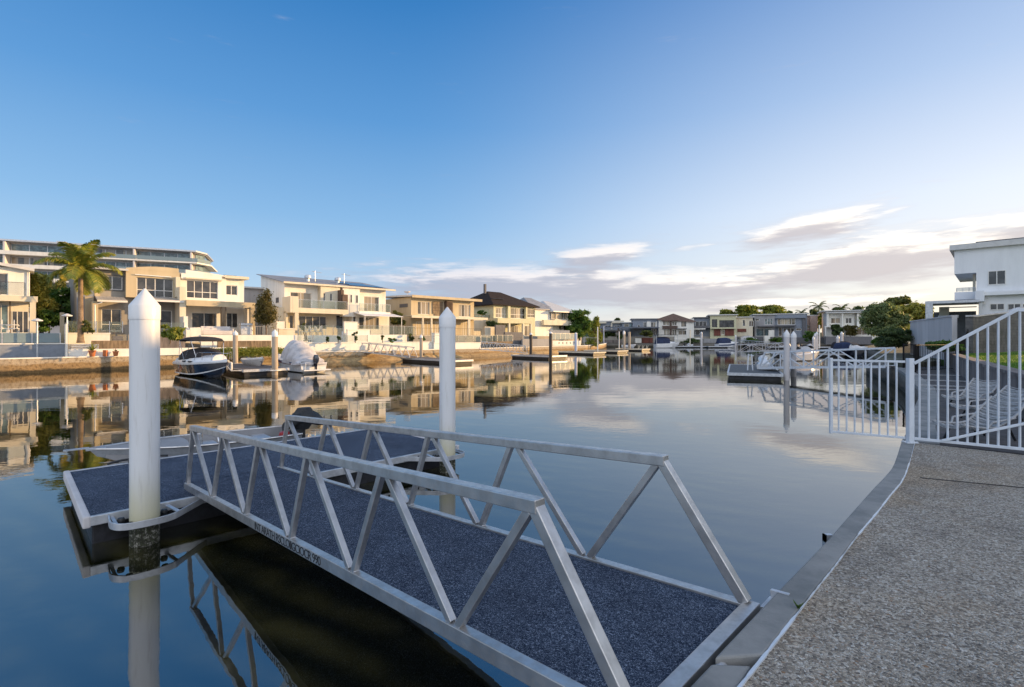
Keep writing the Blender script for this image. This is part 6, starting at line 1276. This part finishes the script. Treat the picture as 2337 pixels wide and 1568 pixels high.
for i, (x0, y0, x1, y1, lb) in enumerate(((945, 815, 1005, 882, 'dark potted shrub beside the patio chairs'), (1068, 812, 1118, 882, 'dark potted shrub left of the blue patio chair'), (1235, 765, 1298, 880, 'tall cactus in a dark pot before the white wall panel'))): tc_(2, 'potted_shrub', lb, x0, y0, x1, y1, 55.5, 'dark', 600, .09, 4, 20+i, cat='potted plant', trunkf=.2)
tc_(2, 'shrub', 'yellow-green potted shrub on the upper terrace behind the fence posts', 712, 668, 768, 790, 59, 'olive', 600, .09, 4, 26, cat='shrub')
for i, (x0, y0, x1, y1, mt, lb) in enumerate(((1800, 790, 1870, 870, 'olive', 'yellow-green shrubs left of the square white pillar'), (1900, 800, 1990, 870, 'green', 'green shrubs nearest the square white pillar'))): tc_(2, 'shrub', lb, x0, y0, x1, y1, 66, mt, 900, .1, 5, 30+i, cat='shrub', trunkf=.1)
# palms
def palm(label, loc, h, r0, r1, fl, nf, mat='palm', nl=34, seed=2, wid=.035, name='palm_tree', shaft=0., up=0):
    e = empty(name, label, 'palm tree', loc); rr = random.Random(seed); prof = [(r0*1.35, 0), (r0*1.1, .3)]
    for i in range(1, 22): z = .3+(h-.3)*i/21; r = r0+(r1-r0)*i/21; prof += [(r*1.03, z-.05), (r*.97, z)]
    MB().lathe(prof, n=14).build('trunk', 'palmbark', e, True); m = MB()
    if shaft: MB().lathe([(r1*.9, 0), (r1*1.25, shaft*.3), (r1*.7, shaft)], (0, 0, h), 12).build('crownshaft', 'hedge', e, True)
    for i in range(nf):
        a = i*2.4+rr.uniform(-.2, .2); k = i/nf; el0 = (1.50-k*1.75 if up else 1.45-k*1.55); L_ = fl*rr.uniform(.88, 1.08); pts = []; p = Vector((0, 0, h+shaft*.9)); el_ = el0
        for j in range(13): pts.append(p.copy()); el_ -= ((.04+.13*j/12)*(1+.7*k) if up else (.10+.07*j/12)*(1.0+.5*k)); p += Vector((math.cos(a)*math.cos(el_), math.sin(a)*math.cos(el_), math.sin(el_)))*L_/12
        m.tube(pts, .035*fl/3, 4, .008); n = nl
        for j in range(2, n):
            t = j/n*12; q_ = min(11, int(t)); b = pts[q_].lerp(pts[q_+1], t-q_); d = (pts[q_+1]-pts[q_]).normalized(); s = d.cross(Vector((0, 0, 1))).normalized(); u_ = s.cross(d); ll = fl*(.27 if up else .24)*math.sin(PI*min(1, (j/n)*.86+.12))**.7
            for sg in (-1, 1):
                dr = rr.uniform(-.5, .1); v_ = (s*sg*(.8)+d*.55+u_*(dr*.6)).normalized()*ll; tip = b+v_-Vector((0, 0, ll*.30)); mid = b+v_*.55; w_ = d*wid
                m.add([b-w_*.5, b+w_*.5, mid+w_, mid-w_], [(0, 1, 2, 3)]); m.add([mid-w_, mid+w_, tip], [(0, 1, 2)])
    m.build('crown', mat, e); return e
p = aty(184, 757, 40.6); palm('tall palm tree with feathery yellow-green fronds in front of the left houses', (p.x, p.y, 2.2), CH+(770-636)*40.6/F-2.2, .21, .155, 3.3, 15, seed=4, nl=70, wid=.05, shaft=.9, up=1)
for u, vt, sc, lb, sd_ in ((1830, 704, 1.0, 'small palm behind the grey house at the far bank', 5), (1869, 690, 1.25, 'windblown palm standing highest behind the pink house', 6), (1922, 694, 1.2, 'palm behind the white modern house', 7)):
    y = 170; z = CH-(vt+6-HZ)*y/F; palm(lb, ((u-CX)/F*y, y, 2), z-2-.8, .25, .18, 3.0*sc, 11, 'dark', 22, sd_, .09)
# trees of the far bank
FT = [(5, 'row of low green treetops left of the tall clump behind the yellow house', 10, 325, 215, 420, 175, 'hedge', 3500, .55, 12), (5, 'tall dark green tree clump behind the pale yellow house', 190, 270, 480, 430, 172, 'hedge', 7000, .55, 20), (5, 'rounded bright green tree behind the grey flat-roofed house', 478, 270, 755, 430, 176, 'hedge', 7000, .55, 18),
      (5, 'small dark treetop right of the bright green rounded tree', 760, 335, 880, 420, 180, 'dark', 1500, .5, 7), (5, 'dark treetop between the small palm and the windblown palm', 1045, 310, 1170, 420, 174, 'dark', 2500, .5, 9), (5, 'green bush mass left of the white modern house', 1150, 355, 1255, 560, 158, 'hedge', 3500, .5, 9),
      (5, 'dark treetops behind the right part of the white modern house', 1530, 285, 1680, 400, 176, 'dark', 2800, .5, 9), (5, 'olive treetop under the palm behind the white modern house', 1330, 300, 1450, 400, 178, 'olive', 1800, .5, 8),
      (5, 'dark shrub in front of the left windows of the white modern house', 1290, 490, 1435, 640, 133, 'dark', 3000, .35, 9), (5, 'reddish dark shrub in front of the white modern house', 1440, 500, 1600, 640, 133, 'bronze', 3000, .35, 9), (5, 'bright green bush right of the blue-grey wing at the water', 990, 565, 1150, 700, 130, 'green', 3000, .3, 9),
      (9, 'round olive bush below the dark blue far house', 1170, 300, 1480, 460, 139, 'olive', 2500, .25, 8), (9, 'dark bush under the white stair of the far house', 600, 380, 780, 520, 138, 'dark', 1500, .25, 6), (9, 'dark hedge behind the left end of the far bank', 220, 320, 650, 480, 146, 'dark', 2500, .3, 10),
      (10, 'green hedge clump right of the white wall block', 1190, 220, 1330, 290, 139, 'green', 1500, .25, 7), (10, 'dark green hedge behind the moored outboard boats', 830, 225, 1110, 300, 141.5, 'green', 2500, .25, 10), (10, 'dark hedge below the narrow dark blue house', 170, 235, 400, 300, 139.5, 'dark', 1800, .25, 9), (9, 'dark rounded treetop behind the pale small house', 590, 30, 720, 120, 190, 'dark', 1500, .5, 7)]
for i, (ci, lb, x0, y0, x1, y1, y, mt, n, sz, nb) in enumerate(FT): tc_(ci, 'tree' if 'tree' in lb or 'clump behind' in lb else 'bush', lb, x0, y0, x1, y1, y, mt, n, sz, nb, 40+i, cat='tree' if 'tree' in lb else 'bush', trunkf=.12)
# right bank greenery
tc_(5, 'tree', 'large round dark tree rising behind the bushes at the right', 1840, 160, 2200, 520, 84, 'olive', 10000, .32, 20, 60, trunkf=.2)
tc_(5, 'bush', 'large feathery grey-green bush left of the rendered wall', 1700, 245, 2170, 660, 58, 'fine', 30000, .16, 34, 61, cat='bush', trunkf=.05)
tc_(5, 'bush', 'tall olive bush beside the pergola of the right house', 2020, 240, 2420, 600, 66, 'gold', 14000, .22, 22, 62, cat='bush', trunkf=.08)
tc_(5, 'bush', 'dark trailing bush hanging over the seawall behind the black fence', 1830, 530, 2255, 760, 42, 'dark', 16000, .10, 24, 63, cat='bush', trunkf=.0)
tc_(5, 'shrub', 'small bright green shrub at the left foot of the feathery bush', 1770, 630, 1900, 730, 50, 'green', 2500, .12, 7, 64, cat='shrub', trunkf=.05)
tc_(6, 'shrub', 'leafy green plants at the foot of the rendered wall', 790, 1130, 1170, 1230, 27.5, 'green', 3500, .09, 12, 65, cat='shrub', trunkf=.0)
# ================================================================ TERRACE FURNITURE ON THE LEFT BANK
def simple_chair(loc, rz, label, mat, h=.85, group=None):
    e = empty('patio_chair', label, 'chair', loc, rz, group); MB().box(-.3, .3, -.28, .3, .40, .47).build('seat', mat, e)
    m = MB(); m.bar((0, .28, .42), (0, .42, h+.15), .58, .06, (1, 0, 0)); m.build('backrest', mat, e)
    for sx in (-.26, .26):
        for sy in (-.24, .26): MB().bar((sx, sy, 0), (sx, sy, .42), .045).build('leg', mat, e)
        MB().box(sx-.04, sx+.04, -.26, .3, .62, .67).build('armrest', mat, e)
    return e
t = -8.9; zf = f3.px(700, 880, t)[1]
simple_chair(f3.w(f3.px(780, 880, t)[0], t, 1.9), EA+2.3, 'dark wicker patio chair behind the low glass fence', 'dgrey', 1.0); simple_chair(f3.w(f3.px(1135, 880, t)[0], t, 1.9), EA-.4, 'pale blue patio chair before the cactus pot', 'bluepile', 1.3)
m = MB(); m.box(f3.px(690, 880, -9)[0], f3.px(1400, 880, -9)[0], -9.3, -6.05, 1.1, 1.88); m.build('patio', 'cream', kind='structure', fr=f3)
def table(fr, x, t, z, label, mat='frame', w_=1.8):
    e = empty('patio_table', label, 'table', fr.w(x, t, z), fr.a); MB().box(-w_/2, w_/2, -.45, .45, .70, .75).build('tabletop', mat, e)
    for sx in (-w_/2+.1, w_/2-.1):
        for sy in (-.38, .38): MB().box(sx-.03, sx+.03, sy-.03, sy+.03, 0, .70).build('leg', mat, e)
table(f3, f3.px(830, 790, -3.5)[0], -3.5, GZ, 'long white dining table under the cream balcony', w_=3.2)
for i, x in enumerate((740, 790, 850, 905)): simple_chair(f3.w(f3.px(x, 790, -4.4)[0], -4.4, GZ), EA+PI, ['leftmost', 'second', 'third', 'rightmost'][i]+' of four white chairs along the long dining table', 'frame', .9, 'white chairs at the dining table')
table(f1, f1.px(40, 985, -4.3)[0], -4.0, GZ, 'white patio table on the porch of the leftmost house', w_=1.6)
for i, x in enumerate((20, 130)): simple_chair(f1.w(f1.px(x, 985, -4.6)[0], -4.5, GZ), EA+PI, ['left', 'right'][i]+' white chair on the porch of the leftmost house', 'frame', .9, 'white porch chairs')
table(f2, f2.px(1060, 985, -3.5)[0], -3.5, GZ, 'dark patio table on the duplex terrace left of the big pile', 'dgrey', 1.2); simple_chair(f2.w(f2.px(1010, 985, -4)[0], -4, GZ), EA+PI, 'dark chair on the duplex terrace behind the glass fence', 'dgrey')
m = MB(); m.box(0, 2.6, 0, .8, 0, .42); m.box(0, 2.6, .65, .85, .42, .85); m.box(-.15, 0, 0, .85, 0, .62); m.box(2.6, 2.75, 0, .85, 0, .62); o = m.build('outdoor_sofa', 'lav', fr=f2, label='pale outdoor sofa under the beige beam of the duplex', cat='sofa', bevel=.05); o.location = f2.w(f2.px(1850, 995, -3.6)[0], -3.6, GZ)
m = MB(); m.box(0, 1.1, 0, .6, 0, .9); m.box(0, 1.1, .0, .6, .95, 1.2); o = m.build('barbecue', 'aluflat', fr=f2, label='steel barbecue at the right end of the duplex terrace', cat='barbecue', bevel=.03); o.location = f2.w(f2.px(2200, 995, -3.6)[0], -3.6, GZ)
# sheeted pile and stacked loungers by the boundary wall
m = MB(); rr = random.Random(3)
for k in range(5): m.tube([(0, 0, .25+k*.14), (.6, 0, .3+k*.14), (1.3, 0, .22+k*.14), (1.7, 0, .28+k*.14)], .06, 6)
o = m.build('stacked_loungers', 'aluflat', fr=f2, label='grey stacked loungers in front of the white sheet', cat='loungers'); o.location = f2.w(f2.px(650, 1100, -6.2)[0], -6.2, 1.2)

# more small craft along the far bank
for i, (sx_, sy_, bx_, by_, lb) in enumerate(((28.5, 131, 31.8, 130.2, 'small open boat among the moorings at the left end of the far bank'), (45.2, 131.5, 47.8, 133, 'small white boat on the rocks left of the moored cabin boat'), (59.4, 128.5, 62.6, 129.8, 'dark outboard boat between the cabin boat and the long pontoon'), (70, 121.5, 73.5, 121, 'small white boat at the right end of the long dark pontoon'))):
    e, secs, L = hullboat('dinghy', lb, (sx_, sy_), (bx_, by_), 1.6, .55, ['navyhull' if 'dark' in lb else 'gel', 'gel'], .1, .2); outboard(e, -.1, .4, 1.1); blobcover([(L*.3, .5, .5, .8), (L*.5, .5, .55, 1.2), (L*.6, .4, .55, .8)], 'canvasg' if i % 2 else 'canvasn', e, 'console', 3, .0)
small_gangway((56.5, 135.5, 1.2), (61, 121, .6), 1.0, 'far gangway leading to the long dark pontoon in front of the grey houses', 6, 1.0, 'N', 'aluflat')
small_gangway((39, 137, 1.2), (41.8, 131, .6), 1.0, 'far gangway behind the white motor cruiser', 4, 1.0, 'N', 'aluflat')

m = MB(); rr = random.Random(12)
for i in range(70):
    x = rr.uniform(.3, 7); y = rr.uniform(1.2, 7.6)
    if x < .55+y*.78 or x > 1.0+y*1.05: continue
    a = rr.uniform(0, 6.28); l = rr.uniform(.008, .022); p = Vector((x+.25, y, .983)); d = Vector((math.cos(a), math.sin(a), rr.uniform(0, .3)))*l; s_ = Vector((-math.sin(a), math.cos(a), rr.uniform(0, .4)))*l*.35
    m.add([p-d, p+s_, p+d, p-s_], [(0, 1, 2, 3)])
m.build('leaf_litter', 'bronze', kind='stuff')
